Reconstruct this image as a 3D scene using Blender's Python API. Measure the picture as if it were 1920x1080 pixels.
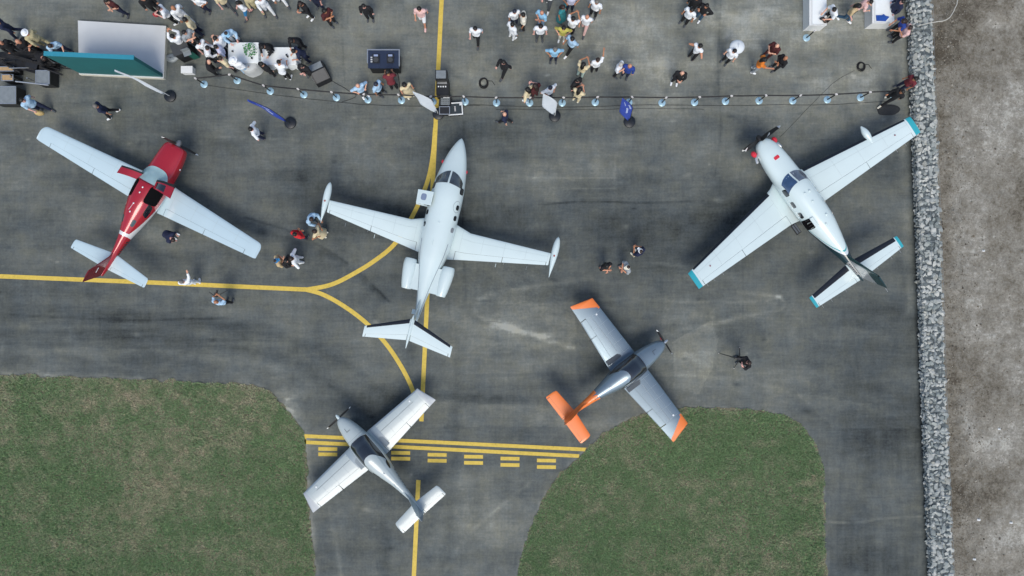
import bpy, math, random
import numpy as np
from mathutils import Vector, Matrix
R = math.radians
random.seed(7)
rng = np.random.default_rng(11)
S = bpy.context.scene
for _o in list(bpy.data.objects):
    bpy.data.objects.remove(_o)
C = S.collection

# ------------------------------------------------------------------ camera, sky, sun, exposure
CAM_H = 33.4                      # drone height in metres, looking straight down
FOC = 1280.0                      # focal length in photograph pixels (1920 wide)
cd = bpy.data.cameras.new('camera'); cam = bpy.data.objects.new('camera', cd); C.objects.link(cam)
cam.location = (0, 0, CAM_H); cd.sensor_width = 36; cd.lens = 36 * FOC / 1920
cd.clip_start = 0.1; cd.clip_end = 1000
S.camera = cam
SUN_EL = 56
wd = bpy.data.worlds.new('World'); S.world = wd; wd.use_nodes = True
nt = wd.node_tree; bg = nt.nodes['Background']
sky = nt.nodes.new('ShaderNodeTexSky'); sky.sky_type = 'NISHITA'; sky.sun_disc = False
sky.sun_elevation = R(SUN_EL); sky.sun_rotation = R(180); sky.air_density = 1.0; sky.dust_density = 2.2; sky.ozone_density = .3
nt.links.new(sky.outputs[0], bg.inputs[0]); bg.inputs[1].default_value = 0.138
sd = bpy.data.lights.new('sun', 'SUN'); sd.energy = 1.5; sd.angle = R(28); sd.color = (1, .97, .87)
sun = bpy.data.objects.new('sun', sd); C.objects.link(sun); sun.location = (0, -20, 40)
sun.rotation_euler = (R(90 - SUN_EL), 0, 0)
S.view_settings.view_transform = 'Standard'; S.view_settings.look = 'None'
S.view_settings.exposure = 0.31; S.view_settings.gamma = 1.0
S.render.film_transparent = False

# ------------------------------------------------------------------ helpers
def P(px, py, z=0.0):
    """world point that the photograph shows at pixel px, py when it lies at height z"""
    k = (CAM_H - z) / FOC
    return ((px - 960) * k, (540 - py) * k, z)

def srgb(h):
    h = h.lstrip('#'); c = [int(h[i:i+2], 16) / 255 for i in (0, 2, 4)]
    return tuple(((v + .055) / 1.055) ** 2.4 if v > .04045 else v / 12.92 for v in c)

def tag(o, label=None, cat=None, group=None, kind=None):
    if label: o['label'] = label
    if cat: o['category'] = cat
    if group: o['group'] = group
    if kind: o['kind'] = kind
    return o

def empty(name, loc=(0, 0, 0), rz=0.0):
    o = bpy.data.objects.new(name, None); C.objects.link(o)
    o.location = loc; o.rotation_euler = (0, 0, rz); o.empty_display_size = .2
    return o

def link_mesh(name, me, parent=None, loc=None, rot=None, mat=None):
    o = bpy.data.objects.new(name, me); C.objects.link(o)
    if parent: o.parent = parent
    if loc is not None: o.location = loc
    if rot is not None: o.rotation_euler = rot
    if mat is not None:
        if len(me.materials) == 0: me.materials.append(None)
        o.material_slots[0].link = 'OBJECT'; o.material_slots[0].material = mat
    return o

class MB:
    """collects shapes into one mesh"""
    def __init__(s): s.v = []; s.f = []
    def add(s, vs, fs):
        n = len(s.v); s.v += [tuple(map(float, v)) for v in vs]; s.f += [tuple(i + n for i in f) for f in fs]; return s
    def box(s, c, d, rz=0.0, taper=1.0):
        hx, hy, hz = d[0] / 2, d[1] / 2, d[2] / 2; cs, sn = math.cos(rz), math.sin(rz); vs = []
        for z, t in ((-hz, 1), (hz, taper)):
            for x, y in ((-hx, -hy), (hx, -hy), (hx, hy), (-hx, hy)):
                x *= t; y *= t
                vs.append((c[0] + x * cs - y * sn, c[1] + x * sn + y * cs, c[2] + z))
        return s.add(vs, [(3, 2, 1, 0), (4, 5, 6, 7), (0, 1, 5, 4), (1, 2, 6, 5), (2, 3, 7, 6), (3, 0, 4, 7)])
    def loft(s, rings, cap=True, closed=True):
        n = len(rings[0]); vs = [p for r in rings for p in r]; fs = []
        for i in range(len(rings) - 1):
            for j in range(n if closed else n - 1):
                k = (j + 1) % n
                fs.append((i*n + j, i*n + k, (i+1)*n + k, (i+1)*n + j))
        if cap and closed:
            fs.append(tuple(range(n - 1, -1, -1))); fs.append(tuple((len(rings)-1)*n + j for j in range(n)))
        return s.add(vs, fs)
    def tube(s, path, r, n=8, cap=True):
        pts = [Vector(p) for p in path]; rings = []
        rr = r if isinstance(r, (list, tuple)) else [r] * len(pts)
        up = None
        for i, p in enumerate(pts):
            t = (pts[min(i+1, len(pts)-1)] - pts[max(i-1, 0)]).normalized()
            if up is None: up = Vector((0, 0, 1)) if abs(t.z) < .9 else Vector((1, 0, 0))
            a = t.cross(up)
            if a.length < 1e-4: a = t.cross(Vector((0, 1, 0)))
            a.normalize(); b = a.cross(t).normalized(); up = b
            rings.append([tuple(p + (a * math.cos(q) + b * math.sin(q)) * rr[i]) for q in [2*math.pi*j/n for j in range(n)]])
        return s.loft(rings, cap)
    def disc(s, c, r, h, n=20, r2=None):
        r2 = r if r2 is None else r2
        return s.loft([[(c[0]+q*math.cos(a), c[1]+q*math.sin(a), c[2]+z) for a in [2*math.pi*j/n for j in range(n)]] for q, z in ((r, 0), (r2, h))])
    def ellipsoid(s, c, r, n=14, m=8):
        rings = []
        for i in range(m + 1):
            t = math.pi * (i + (.02 if i == 0 else -.02 if i == m else 0)) / m
            rings.append([(c[0]+r[0]*math.sin(t)*math.cos(a), c[1]+r[1]*math.sin(t)*math.sin(a), c[2]-r[2]*math.cos(t)) for a in [2*math.pi*j/n for j in range(n)]])
        return s.loft(rings)
    def mesh(s, name, smooth=None):
        me = bpy.data.meshes.new(name); me.from_pydata(s.v, [], s.f); me.update()
        if smooth is not None:
            me.polygons.foreach_set('use_smooth', [True] * len(me.polygons))
            me.set_sharp_from_angle(angle=R(smooth))
        return me
    def build(s, name, mat, parent=None, smooth=None, loc=None, rot=None):
        me = s.mesh(name, smooth); me.materials.append(mat)
        return link_mesh(name, me, parent, loc, rot)

# ------------------------------------------------------------------ materials
MATS = {}
def new_mat(name):
    m = bpy.data.materials.new(name); m.use_nodes = True
    return m, m.node_tree, m.node_tree.nodes['Principled BSDF']

def mat(name, col, rough=.5, metal=0.0, noise=.06, scale=8.0, coat=0.0, bump=0.0, spec=.5):
    """plain surface with a little uneven colour and roughness"""
    if name in MATS: return MATS[name]
    m, t, b = new_mat(name); N = t.nodes.new; L = t.links.new
    if isinstance(col, str): col = srgb(col)
    tc = N('ShaderNodeTexCoord'); nz = N('ShaderNodeTexNoise'); nz.inputs['Scale'].default_value = scale; nz.inputs['Detail'].default_value = 5
    L(tc.outputs['Object'], nz.inputs['Vector'])
    mx = N('ShaderNodeMix'); mx.data_type = 'RGBA'
    mx.inputs[6].default_value = (*[c * (1 - noise * 2) for c in col], 1); mx.inputs[7].default_value = (*[min(1, c * (1 + noise)) for c in col], 1)
    L(nz.outputs[0], mx.inputs[0]); L(mx.outputs[2], b.inputs['Base Color'])
    b.inputs['Roughness'].default_value = rough; b.inputs['Metallic'].default_value = metal
    b.inputs['Coat Weight'].default_value = coat; b.inputs['Specular IOR Level'].default_value = spec
    if bump:
        bp = N('ShaderNodeBump'); bp.inputs['Strength'].default_value = bump; bp.inputs['Distance'].default_value = .02
        L(nz.outputs[0], bp.inputs['Height']); L(bp.outputs[0], b.inputs['Normal'])
    MATS[name] = m
    return m

def math_node(t, op, a, b=None, clamp=False):
    n = t.nodes.new('ShaderNodeMath'); n.operation = op; n.use_clamp = clamp
    for i, q in enumerate((a, b)):
        if q is None: continue
        if isinstance(q, (int, float)): n.inputs[i].default_value = q
        else: t.links.new(q, n.inputs[i])
    return n.outputs[0]

def noise_node(t, vec, scale, detail=4, rough=.55, stretch=None):
    if stretch:
        mp = t.nodes.new('ShaderNodeMapping'); mp.inputs['Scale'].default_value = stretch; t.links.new(vec, mp.inputs[0]); vec = mp.outputs[0]
    n = t.nodes.new('ShaderNodeTexNoise'); n.inputs['Scale'].default_value = scale; n.inputs['Detail'].default_value = detail
    n.inputs['Roughness'].default_value = rough; t.links.new(vec, n.inputs['Vector']); return n.outputs[0]

def ramp(t, fac, stops):
    r = t.nodes.new('ShaderNodeValToRGB'); e = r.color_ramp.elements
    while len(e) < len(stops): e.new(.5)
    for q, (p, c) in zip(e, stops):
        q.position = p; q.color = (*(srgb(c) if isinstance(c, str) else c), 1)
    t.links.new(fac, r.inputs[0]); return r.outputs[0]

def ground_mat(name, stops, rough=.9, streak=True, bump=.25, gain=1.0):
    m, t, b = new_mat(name); N = t.nodes.new; L = t.links.new
    geo = N('ShaderNodeNewGeometry'); pos = geo.outputs['Position']
    at = N('ShaderNodeAttribute'); at.attribute_name = 'wear'
    v = math_node(t, 'ADD', at.outputs['Fac'], .5)
    fine = noise_node(t, pos, 9, 6, .7)
    v = math_node(t, 'ADD', v, math_node(t, 'MULTIPLY', math_node(t, 'SUBTRACT', fine, .5), .40 * gain))
    if not streak and bump > .5:
        peb = noise_node(t, pos, 4.5, 8, .8); v = math_node(t, 'ADD', v, math_node(t, 'MULTIPLY', math_node(t, 'SUBTRACT', peb, .5), 1.1))
    grain = noise_node(t, pos, 60, 2, .6)
    v = math_node(t, 'ADD', v, math_node(t, 'MULTIPLY', math_node(t, 'SUBTRACT', grain, .5), .30 * gain))
    if streak:
        s1 = noise_node(t, pos, 1.0, 4, .6, (.22, 2.6, 1))
        v = math_node(t, 'ADD', v, math_node(t, 'MULTIPLY', math_node(t, 'SUBTRACT', s1, .5), .22))
        s2 = noise_node(t, pos, 2.3, 5, .65)
        v = math_node(t, 'ADD', v, math_node(t, 'MULTIPLY', math_node(t, 'SUBTRACT', s2, .5), .28))
        s3 = noise_node(t, pos, 1.0, 4, .65, (1.1, 9, 1))
        v = math_node(t, 'ADD', v, math_node(t, 'MULTIPLY', math_node(t, 'SUBTRACT', s3, .5), .26))
        s4 = noise_node(t, pos, 1.0, 3, .6, (7, 1.0, 1))
        v = math_node(t, 'ADD', v, math_node(t, 'MULTIPLY', math_node(t, 'SUBTRACT', s4, .5), .20))
    col = ramp(t, v, stops)
    if streak:
        hue = noise_node(t, pos, .9, 5, .7); tint = ramp(t, hue, [(.35, (.95, .99, 1.05)), (.5, (1, 1, 1)), (.65, (1.045, 1.015, .94))])
        mm = N('ShaderNodeMix'); mm.data_type = 'RGBA'; mm.blend_type = 'MULTIPLY'; mm.inputs[0].default_value = 1; L(col, mm.inputs[6]); L(tint, mm.inputs[7]); col = mm.outputs[2]
    L(col, b.inputs['Base Color'])
    b.inputs['Roughness'].default_value = rough; b.inputs['Specular IOR Level'].default_value = .3
    bp = N('ShaderNodeBump'); bp.inputs['Strength'].default_value = bump; bp.inputs['Distance'].default_value = .02
    L(math_node(t, 'ADD', fine, grain), bp.inputs['Height']); L(bp.outputs[0], b.inputs['Normal'])
    MATS[name] = m; return m

ASPH = ground_mat('apron asphalt', [(0, (.022, .027, .028)), (.35, (.082, .093, .090)), (.55, (.128, .138, .126)), (.78, (.20, .208, .180)), (1, (.34, .345, .30))])
DIRT = ground_mat('dry dirt', [(0, (.075, .063, .046)), (.26, (.150, .135, .106)), (.5, (.208, .194, .160)), (.78, (.285, .272, .235)), (1, (.43, .42, .37))], streak=False, bump=.8, gain=2.0)
SOIL = ground_mat('soil under grass', [(0, (.07, .06, .042)), (.5, (.17, .155, .105)), (1, (.28, .26, .18))], streak=False)

def paint_yellow():
    m, t, b = new_mat('worn yellow paint'); geo = t.nodes.new('ShaderNodeNewGeometry'); pos = geo.outputs['Position']
    a = noise_node(t, pos, 7, 6, .7); w = noise_node(t, pos, 1.2, 4, .6)
    v = math_node(t, 'ADD', math_node(t, 'MULTIPLY', a, .7), math_node(t, 'MULTIPLY', w, .3))
    t.links.new(ramp(t, v, [(.28, (.26, .20, .07)), (.42, (.58, .42, .065)), (.6, (.68, .49, .09)), (.75, (.70, .56, .2))]), b.inputs['Base Color'])
    b.inputs['Roughness'].default_value = .75; return m
YEL = paint_yellow()

# ------------------------------------------------------------------ value noise for worn surfaces
def vnoise(x, y, sx, sy, seed, octv=4, gain=.55):
    out = np.zeros_like(x); amp = 1.0; tot = 0
    g = np.random.default_rng(seed); T = g.random((256, 256))
    for o in range(octv):
        u = x / sx * 2**o + 17.3 * o; v = y / sy * 2**o + 9.1 * o
        iu = np.floor(u).astype(int); iv = np.floor(v).astype(int); fu = u - iu; fv = v - iv
        fu = fu*fu*(3-2*fu); fv = fv*fv*(3-2*fv)
        a = T[iu % 256, iv % 256]; b_ = T[(iu+1) % 256, iv % 256]; c = T[iu % 256, (iv+1) % 256]; d = T[(iu+1) % 256, (iv+1) % 256]
        out += amp * ((a*(1-fu)+b_*fu)*(1-fv) + (c*(1-fu)+d*fu)*fv); tot += amp; amp *= gain
    return out / tot - .5

def seg_dist(x, y, pts):
    d = np.full(x.shape, 1e9)
    for (ax, ay), (bx_, by_) in zip(pts[:-1], pts[1:]):
        vx, vy = bx_-ax, by_-ay; L2 = vx*vx + vy*vy + 1e-9
        t = np.clip(((x-ax)*vx + (y-ay)*vy) / L2, 0, 1)
        d = np.minimum(d, np.hypot(x-ax-t*vx, y-ay-t*vy))
    return d

def inside(x, y, poly):
    r = np.zeros(x.shape, bool); n = len(poly)
    for i in range(n):
        ax, ay = poly[i]; bx_, by_ = poly[(i+1) % n]
        c = ((ay > y) != (by_ > y)) & (x < (bx_-ax)*(y-ay)/((by_-ay) if by_ != ay else 1e-9) + ax)
        r ^= c
    return r

def spline(pts, n=8):
    q = [Vector((*p[:2], 0)) for p in pts]; out = []
    for i in range(len(q) - 1):
        p0, p1, p2, p3 = q[max(i-1, 0)], q[i], q[i+1], q[min(i+2, len(q)-1)]
        for k in range(n):
            t = k / n
            out.append(.5*((2*p1) + (p2-p0)*t + (2*p0-5*p1+4*p2-p3)*t*t + (3*p1-p0-3*p2+p3)*t**3))
    out.append(q[-1]); return [(v.x, v.y) for v in out]

def grid_mesh(name, xs, ys, zf, wear, material, parent=None):
    X, Y = np.meshgrid(xs, ys); Z = zf(X, Y); nx, ny = len(xs), len(ys)
    co = np.stack([X, Y, Z], -1).reshape(-1, 3).astype(np.float32)
    i = np.arange(nx-1)[None, :] + np.arange(ny-1)[:, None]*nx
    fc = np.stack([i, i+1, i+nx+1, i+nx], -1).reshape(-1, 4).astype(np.int32)
    me = bpy.data.meshes.new(name); me.vertices.add(len(co)); me.vertices.foreach_set('co', co.ravel())
    me.loops.add(fc.size); me.loops.foreach_set('vertex_index', fc.ravel()); me.polygons.add(len(fc))
    me.polygons.foreach_set('loop_start', np.arange(len(fc), dtype=np.int32)*4); me.polygons.foreach_set('loop_total', np.full(len(fc), 4, np.int32))
    me.update(calc_edges=True); me.polygons.foreach_set('use_smooth', np.ones(len(fc), bool))
    a = me.attributes.new('wear', 'FLOAT', 'POINT'); a.data.foreach_set('value', wear(X, Y).astype(np.float32).ravel())
    me.materials.append(material); return link_mesh(name, me, parent)

def PX(l): return [P(*q)[:2] for q in l]

# ------------------------------------------------------------------ ground
WALL_L = PX([(1694, -160), (1697, 0), (1701, 120), (1705, 220), (1712, 400), (1718, 560), (1722, 700), (1730, 900), (1738, 1080), (1744, 1240)])
GRASS_L = PX([(-500, 690), (0, 703), (100, 706), (250, 711), (380, 716), (450, 720), (488, 726), (514, 741), (535, 765), (557, 793), (572, 813)]) + PX([(574, 870), (578, 930), (584, 1000), (591, 1080), (602, 1240)])
GRASS_R = PX([(930, 1240), (968, 1080), (985, 1020), (1006, 960), (1040, 900), (1085, 855), (1130, 816), (1180, 786), (1240, 768), (1300, 762), (1400, 768), (1468, 778), (1506, 800), (1530, 836), (1542, 880), (1546, 960), (1550, 1080), (1556, 1240)])
gl_edge = spline(GRASS_L, 6); gr_edge = spline(GRASS_R, 6)
GL_POLY = gl_edge + [(gl_edge[0][0], gl_edge[-1][1])]
GR_POLY = gr_edge

def blob(x, y, px, py, rx, ry, a=0.0, soft=1.0):
    cx, cy, _ = P(px, py); k = CAM_H / FOC; dx, dy = x - cx, y - cy
    c, s = math.cos(a), math.sin(a); u = (dx*c + dy*s)/(rx*k); v = (-dx*s + dy*c)/(ry*k)
    return np.exp(-(u*u + v*v) * soft)

def apron_wear(x, y):
    w = .34*vnoise(x, y, 6, 3.4, 1, 5) + .40*vnoise(x, y, 3.4, 1.1, 2, 5) + .14*vnoise(x, y, .6, 2.4, 3, 3) + .26*vnoise(x, y, 1.5, 1.1, 5, 6, .68)
    n = vnoise(x, y, 2.2, 1.4, 8, 5); n2 = vnoise(x, y, .7, .5, 9, 4)
    br = 1 + 1.6*n
    # pale, dusty concrete towards the crowd side
    band = vnoise(x, y*0+3.3, 2.6, 9, 61, 3); w += .13*np.clip((y - 6.5)/5, 0, 1) + .15*blob(x, y, 1430, 60, 420, 170)*(1+2.6*n) + .16*band*np.clip((y-1)/6, 0, 1) - .05
    w += .14*blob(x, y, 1180, 90, 130, 110)*br + .12*blob(x, y, 150, 250, 200, 60)*br + .10*blob(x, y, 1620, 150, 90, 60)*br + .10*blob(x, y, 600, 300, 110, 80)*br
    w += .10*blob(x, y, 1150, 320, 330, 70)*br + .12*blob(x, y, 740, 300, 80, 130)*br
    w -= .16*blob(x, y, 900, 400, 260, 60) + .14*blob(x, y, 1330, 390, 150, 90) + .12*blob(x, y, 560, 430, 260, 90)
    w -= .13*blob(x, y, 1640, 820, 110, 330) + .13*blob(x, y, 650, 750, 170, 60) + .10*blob(x, y, 250, 600, 330, 70) + .08*blob(x, y, 330, 260, 340, 70)
    w += .11*blob(x, y, 1000, 760, 170, 40)*br + .14*blob(x, y, 900, 960, 130, 110)*br + .08*blob(x, y, 1300, 680, 110, 60)*br
    # chalky arcs of dried wash water
    fl = np.clip(.55 + 2.4*n2, 0, 1.4); fl2 = np.clip(.35 + 2.6*vnoise(x, y, 1.6, .25, 71, 4, .65), 0, 1.3)
    for pts, a_, wd_ in (([(1075, 652), (1010, 632), (950, 614), (908, 598), (890, 578), (905, 558), (955, 545), (1030, 533), (1110, 524)], .30, .13), ([(1030, 636), (970, 618), (925, 604)], .26, .26), ([(880, 560), (950, 566), (1080, 566)], .12, .3),
                         ([(1120, 562), (1230, 563), (1340, 566), (1440, 566)], .20, .10), ([(1385, 548), (1425, 552), (1458, 556), (1471, 568), (1462, 580), (1430, 588), (1370, 600), (1300, 614), (1245, 624)], .30, .10), ([(1260, 622), (1340, 610), (1420, 594)], .16, .28),
                         ([(1462, 556), (1440, 566), (1452, 576)], .34, .10), ([(1420, 560), (1500, 600), (1540, 640)], .08, .10), ([(1210, 494), (1260, 496), (1310, 504)], .22, .12)):
        d = seg_dist(x, y, spline(PX(pts), 6)); w += a_*np.exp(-(d/wd_)**2)*(.5*fl + .6*fl2)
    w += .20*blob(x, y, 1447, 568, 16, 12)*fl + .17*blob(x, y, 960, 620, 120, 60)*(.4 + fl2)
    # pale slabs with a hard edge
    for q, a_ in (([(1262, 640), (1335, 600), (1345, 640), (1336, 690), (1308, 742), (1262, 730)], .12), ([(846, 566), (1075, 566), (1082, 700), (846, 700)], .08), ([(800, 752), (1060, 762), (1060, 800), (800, 800)], .10), ([(1000, 300), (1156, 300), (1150, 372), (1000, 378)], .055), ([(1490, 735), (1722, 770), (1722, 803), (1560, 803)], .08), ([(1355, 120), (1560, 110), (1560, 196), (1355, 200)], .06), ([(1010, 0), (1246, 0), (1246, 190), (1010, 190)], .06)):
        w += a_*inside(x + .25*n2, y + .25*n2, PX(q))*(1 + 1.4*n)
    low = inside(x, y, PX([(1552, 805), (1726, 803), (1740, 1090), (1556, 1090)])); w += low*(-.03 + .22*vnoise(x, y, .28, 3.5, 73, 3))
    turn = blob(x, y, 280, 620, 330, 75); w += turn*.34*vnoise(x, y + .006*(x+8)**2*np.where(x > -8, 1, 0), 4.5, .16, 74, 4, .65)
    w += .30*blob(x, y, 870, 980, 200, 90)*vnoise(x, y, .9, .8, 75, 5, .68)
    for pts, a_, wd_ in (([(1540, 978), (1600, 980), (1660, 972), (1728, 968)], .34, .05), ([(800, 742), (950, 748), (1060, 752)], -.22, .22),
                         ([(300, 400), (470, 430), (620, 480), (720, 560)], -.16, .16), ([(1000, 330), (1250, 316), (1420, 300)], .12, .3), ([(0, 655), (280, 662), (520, 690)], .14, .25),
                         ([(880, 612), (1020, 630), (1180, 618), (1300, 590)], .12, .3), ([(1692, 250), (1700, 420), (1706, 600)], .22, .22), ([(1340, 0), (1352, 90), (1344, 180)], -.2, .18)):
        d = seg_dist(x, y, spline(PX(pts), 6)); w += a_*np.exp(-(d/wd_)**2)*np.clip(.7 + 2*n2, 0, 1.3)
    # sealed cracks and paving seams
    for pts, a_, wd_ in (([(1010, 384), (1100, 378), (1210, 380), (1320, 376)], -.30, .045), ([(460, 408), (560, 440), (660, 500), (730, 566)], -.22, .06), ([(20, 590), (240, 600), (420, 596)], -.14, .06), ([(1352, 0), (1346, 120), (1352, 240), (1340, 330)], -.16, .05),
                         ([(870, 230), (868, 420), (874, 560)], -.12, .05), ([(1000, 333), (1120, 334), (1156, 334)], .22, .035), ([(1060, 353), (1154, 354)], .20, .035), ([(1150, 300), (1154, 360), (1148, 400)], .10, .10), ([(240, 250), (560, 262)], .10, .06), ([(90, 200), (330, 172)], -.14, .03),
                         ([(1540, 262), (1690, 258)], -.12, .05), ([(1240, 520), (1240, 640)], -.12, .035), ([(1392, 470), (1394, 620)], -.12, .035), ([(1200, 700), (1380, 712), (1500, 742)], .10, .12), ([(640, 20), (648, 220)], -.10, .05), ([(1000, 900), (880, 1000), (830, 1080)], .13, .10), ([(620, 960), (640, 1080)], .12, .12)):
        d = seg_dist(x, y, spline(PX(pts), 5)); w += a_*np.exp(-(d/wd_)**2)*np.clip(.75 + 2*n2, 0, 1.3)
    gg = np.random.default_rng(77)
    for _ in range(150):
        px, py = gg.uniform(0, 1700), gg.uniform(0, 1080); r_ = gg.uniform(1.2, 4.5); cx, cy, _z = P(px, py)
        i0, i1 = np.searchsorted(x[0], (cx-.9, cx+.9)); j0, j1 = np.searchsorted(y[:, 0], (cy-.9, cy+.9)); sl = np.s_[j0:j1, i0:i1]
        w[sl] += (gg.choice([-.24, -.16, .26]))*blob(x[sl], y[sl], px, py, r_*gg.uniform(1, 2.5), r_, gg.uniform(-.3, .3))
    # pale mud spread on the edges beside the lawns
    dl = seg_dist(x, y, gl_edge); dr = seg_dist(x, y, gr_edge)
    w += .30*np.exp(-(dl/.2)**2)*np.clip(.7 + 2.4*n2, 0, 1.3) + .30*np.exp(-(dr/.09)**2)*np.clip(.4 + 2.4*n2, 0, 1.2)
    w += .40*blob(x, y, 545, 760, 16, 48, .35)*np.clip(.6 + 2.5*n2, 0, 1.3)
    # tyre rubber
    for pts in ([(0, 590), (300, 600), (560, 640), (760, 760)], [(0, 630), (280, 636), (540, 676), (720, 800)], [(720, 1080), (735, 860), (780, 600)], [(840, 1080), (850, 880), (860, 640)]):
        d = seg_dist(x, y, spline(PX(pts), 6)); w -= .10*np.exp(-(d/.3)**2)
    w -= .16*np.exp(-(seg_dist(x, y, WALL_L)/.12)**2)  # asphalt darkened in a narrow line along the wall foot
    return w

g0 = MB().add([(-250, -250, -.16), (250, -250, -.16), (250, 250, -.16), (-250, 250, -.16)], [(0, 1, 2, 3)]).build('ground', DIRT); tag(g0, kind='structure')
ap = grid_mesh('apron', np.arange(-27.5, 20.6, .065), np.arange(-16, 16.01, .065), lambda x, y: 0*x, apron_wear, ASPH); tag(ap, 'dark grey streaked asphalt apron under the parked aircraft', kind='structure')
ao = MB().add([(-120, -90, -.012), (20.5, -90, -.012), (20.5, 90, -.012), (-120, 90, -.012)], [(0, 1, 2, 3)]).build('apron_surround', ASPH); tag(ao, kind='structure')

def dirt_h(x, y):
    e = np.interp(y, [p[1] for p in WALL_L][::-1], [p[0] for p in WALL_L][::-1]) + 1.0
    d = np.clip(x - e, -.6, 99)
    h = .30*vnoise(x, y, 5, 5, 21, 5) + .10*vnoise(x, y, .8, .8, 22, 4) + .22*np.exp(-((d-.8)/.45)**2)*(.7+1.2*vnoise(x, y, 1.0, 1.4, 23, 4)) + .12
    return np.where(d < -.1, -.1, h)
def dirt_wear(x, y):
    e = np.interp(y, [p[1] for p in WALL_L][::-1], [p[0] for p in WALL_L][::-1]) + 1.0; d = x - e
    n = vnoise(x, y, .6, .6, 27, 4); n3 = vnoise(x, y, 2.5, 2.5, 28, 5)
    w = .50*vnoise(x, y, 3.2, 4, 25, 6, .65) + .65*vnoise(x, y, .8, .8, 26, 5, .7) + .35*vnoise(x, y, .25, .25, 29, 2)
    w += .17*np.clip(vnoise(x, y, 2.2, 2.2, 34, 6, .62)*6, -.5, 1)*np.clip(d-1, 0, 1)
    w -= .10*np.exp(-((d-.6)/.4)**2)*(1+4*n)
    w += .24*blob(x, y, 1830, 330, 70, 140)*(1+2*n3) + .24*blob(x, y, 1895, 180, 50, 90)*(1+2*n3) + .2*blob(x, y, 1830, 560, 70, 60)*(1+2*n3)
    w -= .32*blob(x, y, 1790, 60, 60, 70) + .34*blob(x, y, 1845, 595, 26, 40, 0, 2) + .2*blob(x, y, 1810, 700, 60, 50) + .22*blob(x, y, 1850, 910, 55, 45) + .2*blob(x, y, 1806, 383, 14, 16)
    w += .3*blob(x, y, 1860, 815, 45, 55)*(1+2.5*n3) + .28*blob(x, y, 1805, 780, 22, 40)*(1+2.5*n3) + .2*blob(x, y, 1850, 1020, 70, 50)*(1+2*n3)
    return w - .02
dg = grid_mesh('dirt_bank', np.arange(19.2, 33, .08), np.arange(-18, 18.01, .08), dirt_h, dirt_wear, DIRT); tag(dg, kind='structure')

# lawns: soil sheet and real blades
def lawn(name, poly, edge, label, seed, shift):
    pa = np.array(poly); seg = np.vstack([pa, pa[:1]]); dd_ = np.hypot(*np.diff(seg, axis=0).T); cum = np.concatenate([[0], np.cumsum(dd_)]); q_ = np.arange(0, cum[-1], .09)
    xx = np.interp(q_, cum, seg[:, 0]); yy = np.interp(q_, cum, seg[:, 1])
    poly = list(zip(xx + .34*vnoise(xx, yy, .45, .45, seed+8, 3, .75), yy + .34*vnoise(xx, yy, .45, .45, seed+9, 3, .75)))
    mb = MB(); mb.add([(x, y, .012) for x, y in poly], [tuple(range(len(poly)))])
    so = mb.build(name, SOIL); tag(so, label + ', the soil of it', kind='structure')
    g = np.random.default_rng(seed); xs = [p[0] for p in poly]; ys = [p[1] for p in poly]
    x0, x1, y0, y1 = max(min(xs), -30), max(xs), max(min(ys), -17.5), max(ys)
    n = int((x1-x0)*(y1-y0)*1700); x = g.uniform(x0, x1, n); y = g.uniform(y0, y1, n)
    pe = poly[::2]; m = inside(x, y, pe); x, y = x[m], y[m]
    dens = .78 + 1.2*vnoise(x, y, .7, .7, seed+1, 4, .65) + .5*vnoise(x, y, 4, 4, seed+2, 3) - .5*np.exp(-(seg_dist(x, y, edge)/.12)**2)
    m = g.random(len(x)) < np.clip(dens, .10, 1); x, y = x[m], y[m]; k = len(x)
    a = g.uniform(0, 2*np.pi, k); L = g.uniform(.05, .13, k)*(1+.9*vnoise(x, y, 1.5, 1.5, seed+3, 3)); w = g.uniform(.012, .026, k)
    ca, sa = np.cos(a), np.sin(a); lean = g.uniform(.35, 1.0, k)
    b0 = np.stack([x - sa*w, y + ca*w, np.full(k, .013)], -1); b1 = np.stack([x + sa*w, y - ca*w, np.full(k, .013)], -1)
    tp = np.stack([x + ca*L*lean, y + sa*L*lean, .02 + L*np.sqrt(np.clip(1.05-lean**2, .05, 1))], -1)
    co = np.stack([b0, b1, tp], 1).reshape(-1, 3).astype(np.float32)
    me = bpy.data.meshes.new('grass'); me.vertices.add(len(co)); me.vertices.foreach_set('co', co.ravel())
    me.loops.add(3*k); me.loops.foreach_set('vertex_index', np.arange(3*k, dtype=np.int32)); me.polygons.add(k)
    me.polygons.foreach_set('loop_start', np.arange(k, dtype=np.int32)*3); me.polygons.foreach_set('loop_total', np.full(k, 3, np.int32)); me.update(calc_edges=True)
    tone = (.56 + shift + .85*vnoise(x, y, 2.6, 2.6, seed+4, 5, .68) + .8*vnoise(x, y, .4, .4, seed+6, 3, .7) + .25*vnoise(x, y, 9, .5, seed+7, 2) + g.normal(0, .13, k)).astype(np.float32)
    at = me.attributes.new('tone', 'FLOAT', 'POINT'); at.data.foreach_set('value', np.repeat(tone, 3))
    me.materials.append(GRASS); o = link_mesh('grass', me); tag(o, label, 'grass', kind='stuff'); return o
def grass_mat():
    m, t, b = new_mat('grass blades'); a = t.nodes.new('ShaderNodeAttribute'); a.attribute_name = 'tone'
    t.links.new(ramp(t, a.outputs['Fac'], [(.0, (.48, .42, .30)), (.25, (.35, .355, .225)), (.5, (.24, .315, .17)), (.75, (.155, .255, .115)), (1, (.24, .35, .17))]), b.inputs['Base Color'])
    b.inputs['Roughness'].default_value = .8; b.inputs['Specular IOR Level'].default_value = .2; return m
GRASS = grass_mat()
lawn('lawn', GL_POLY, gl_edge, 'short patchy green and brown grass west of the taxiway', 31, .0)
lawn('lawn', GR_POLY, gr_edge, 'rounded lawn of short green grass under the orange wing tip', 41, .12)

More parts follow.
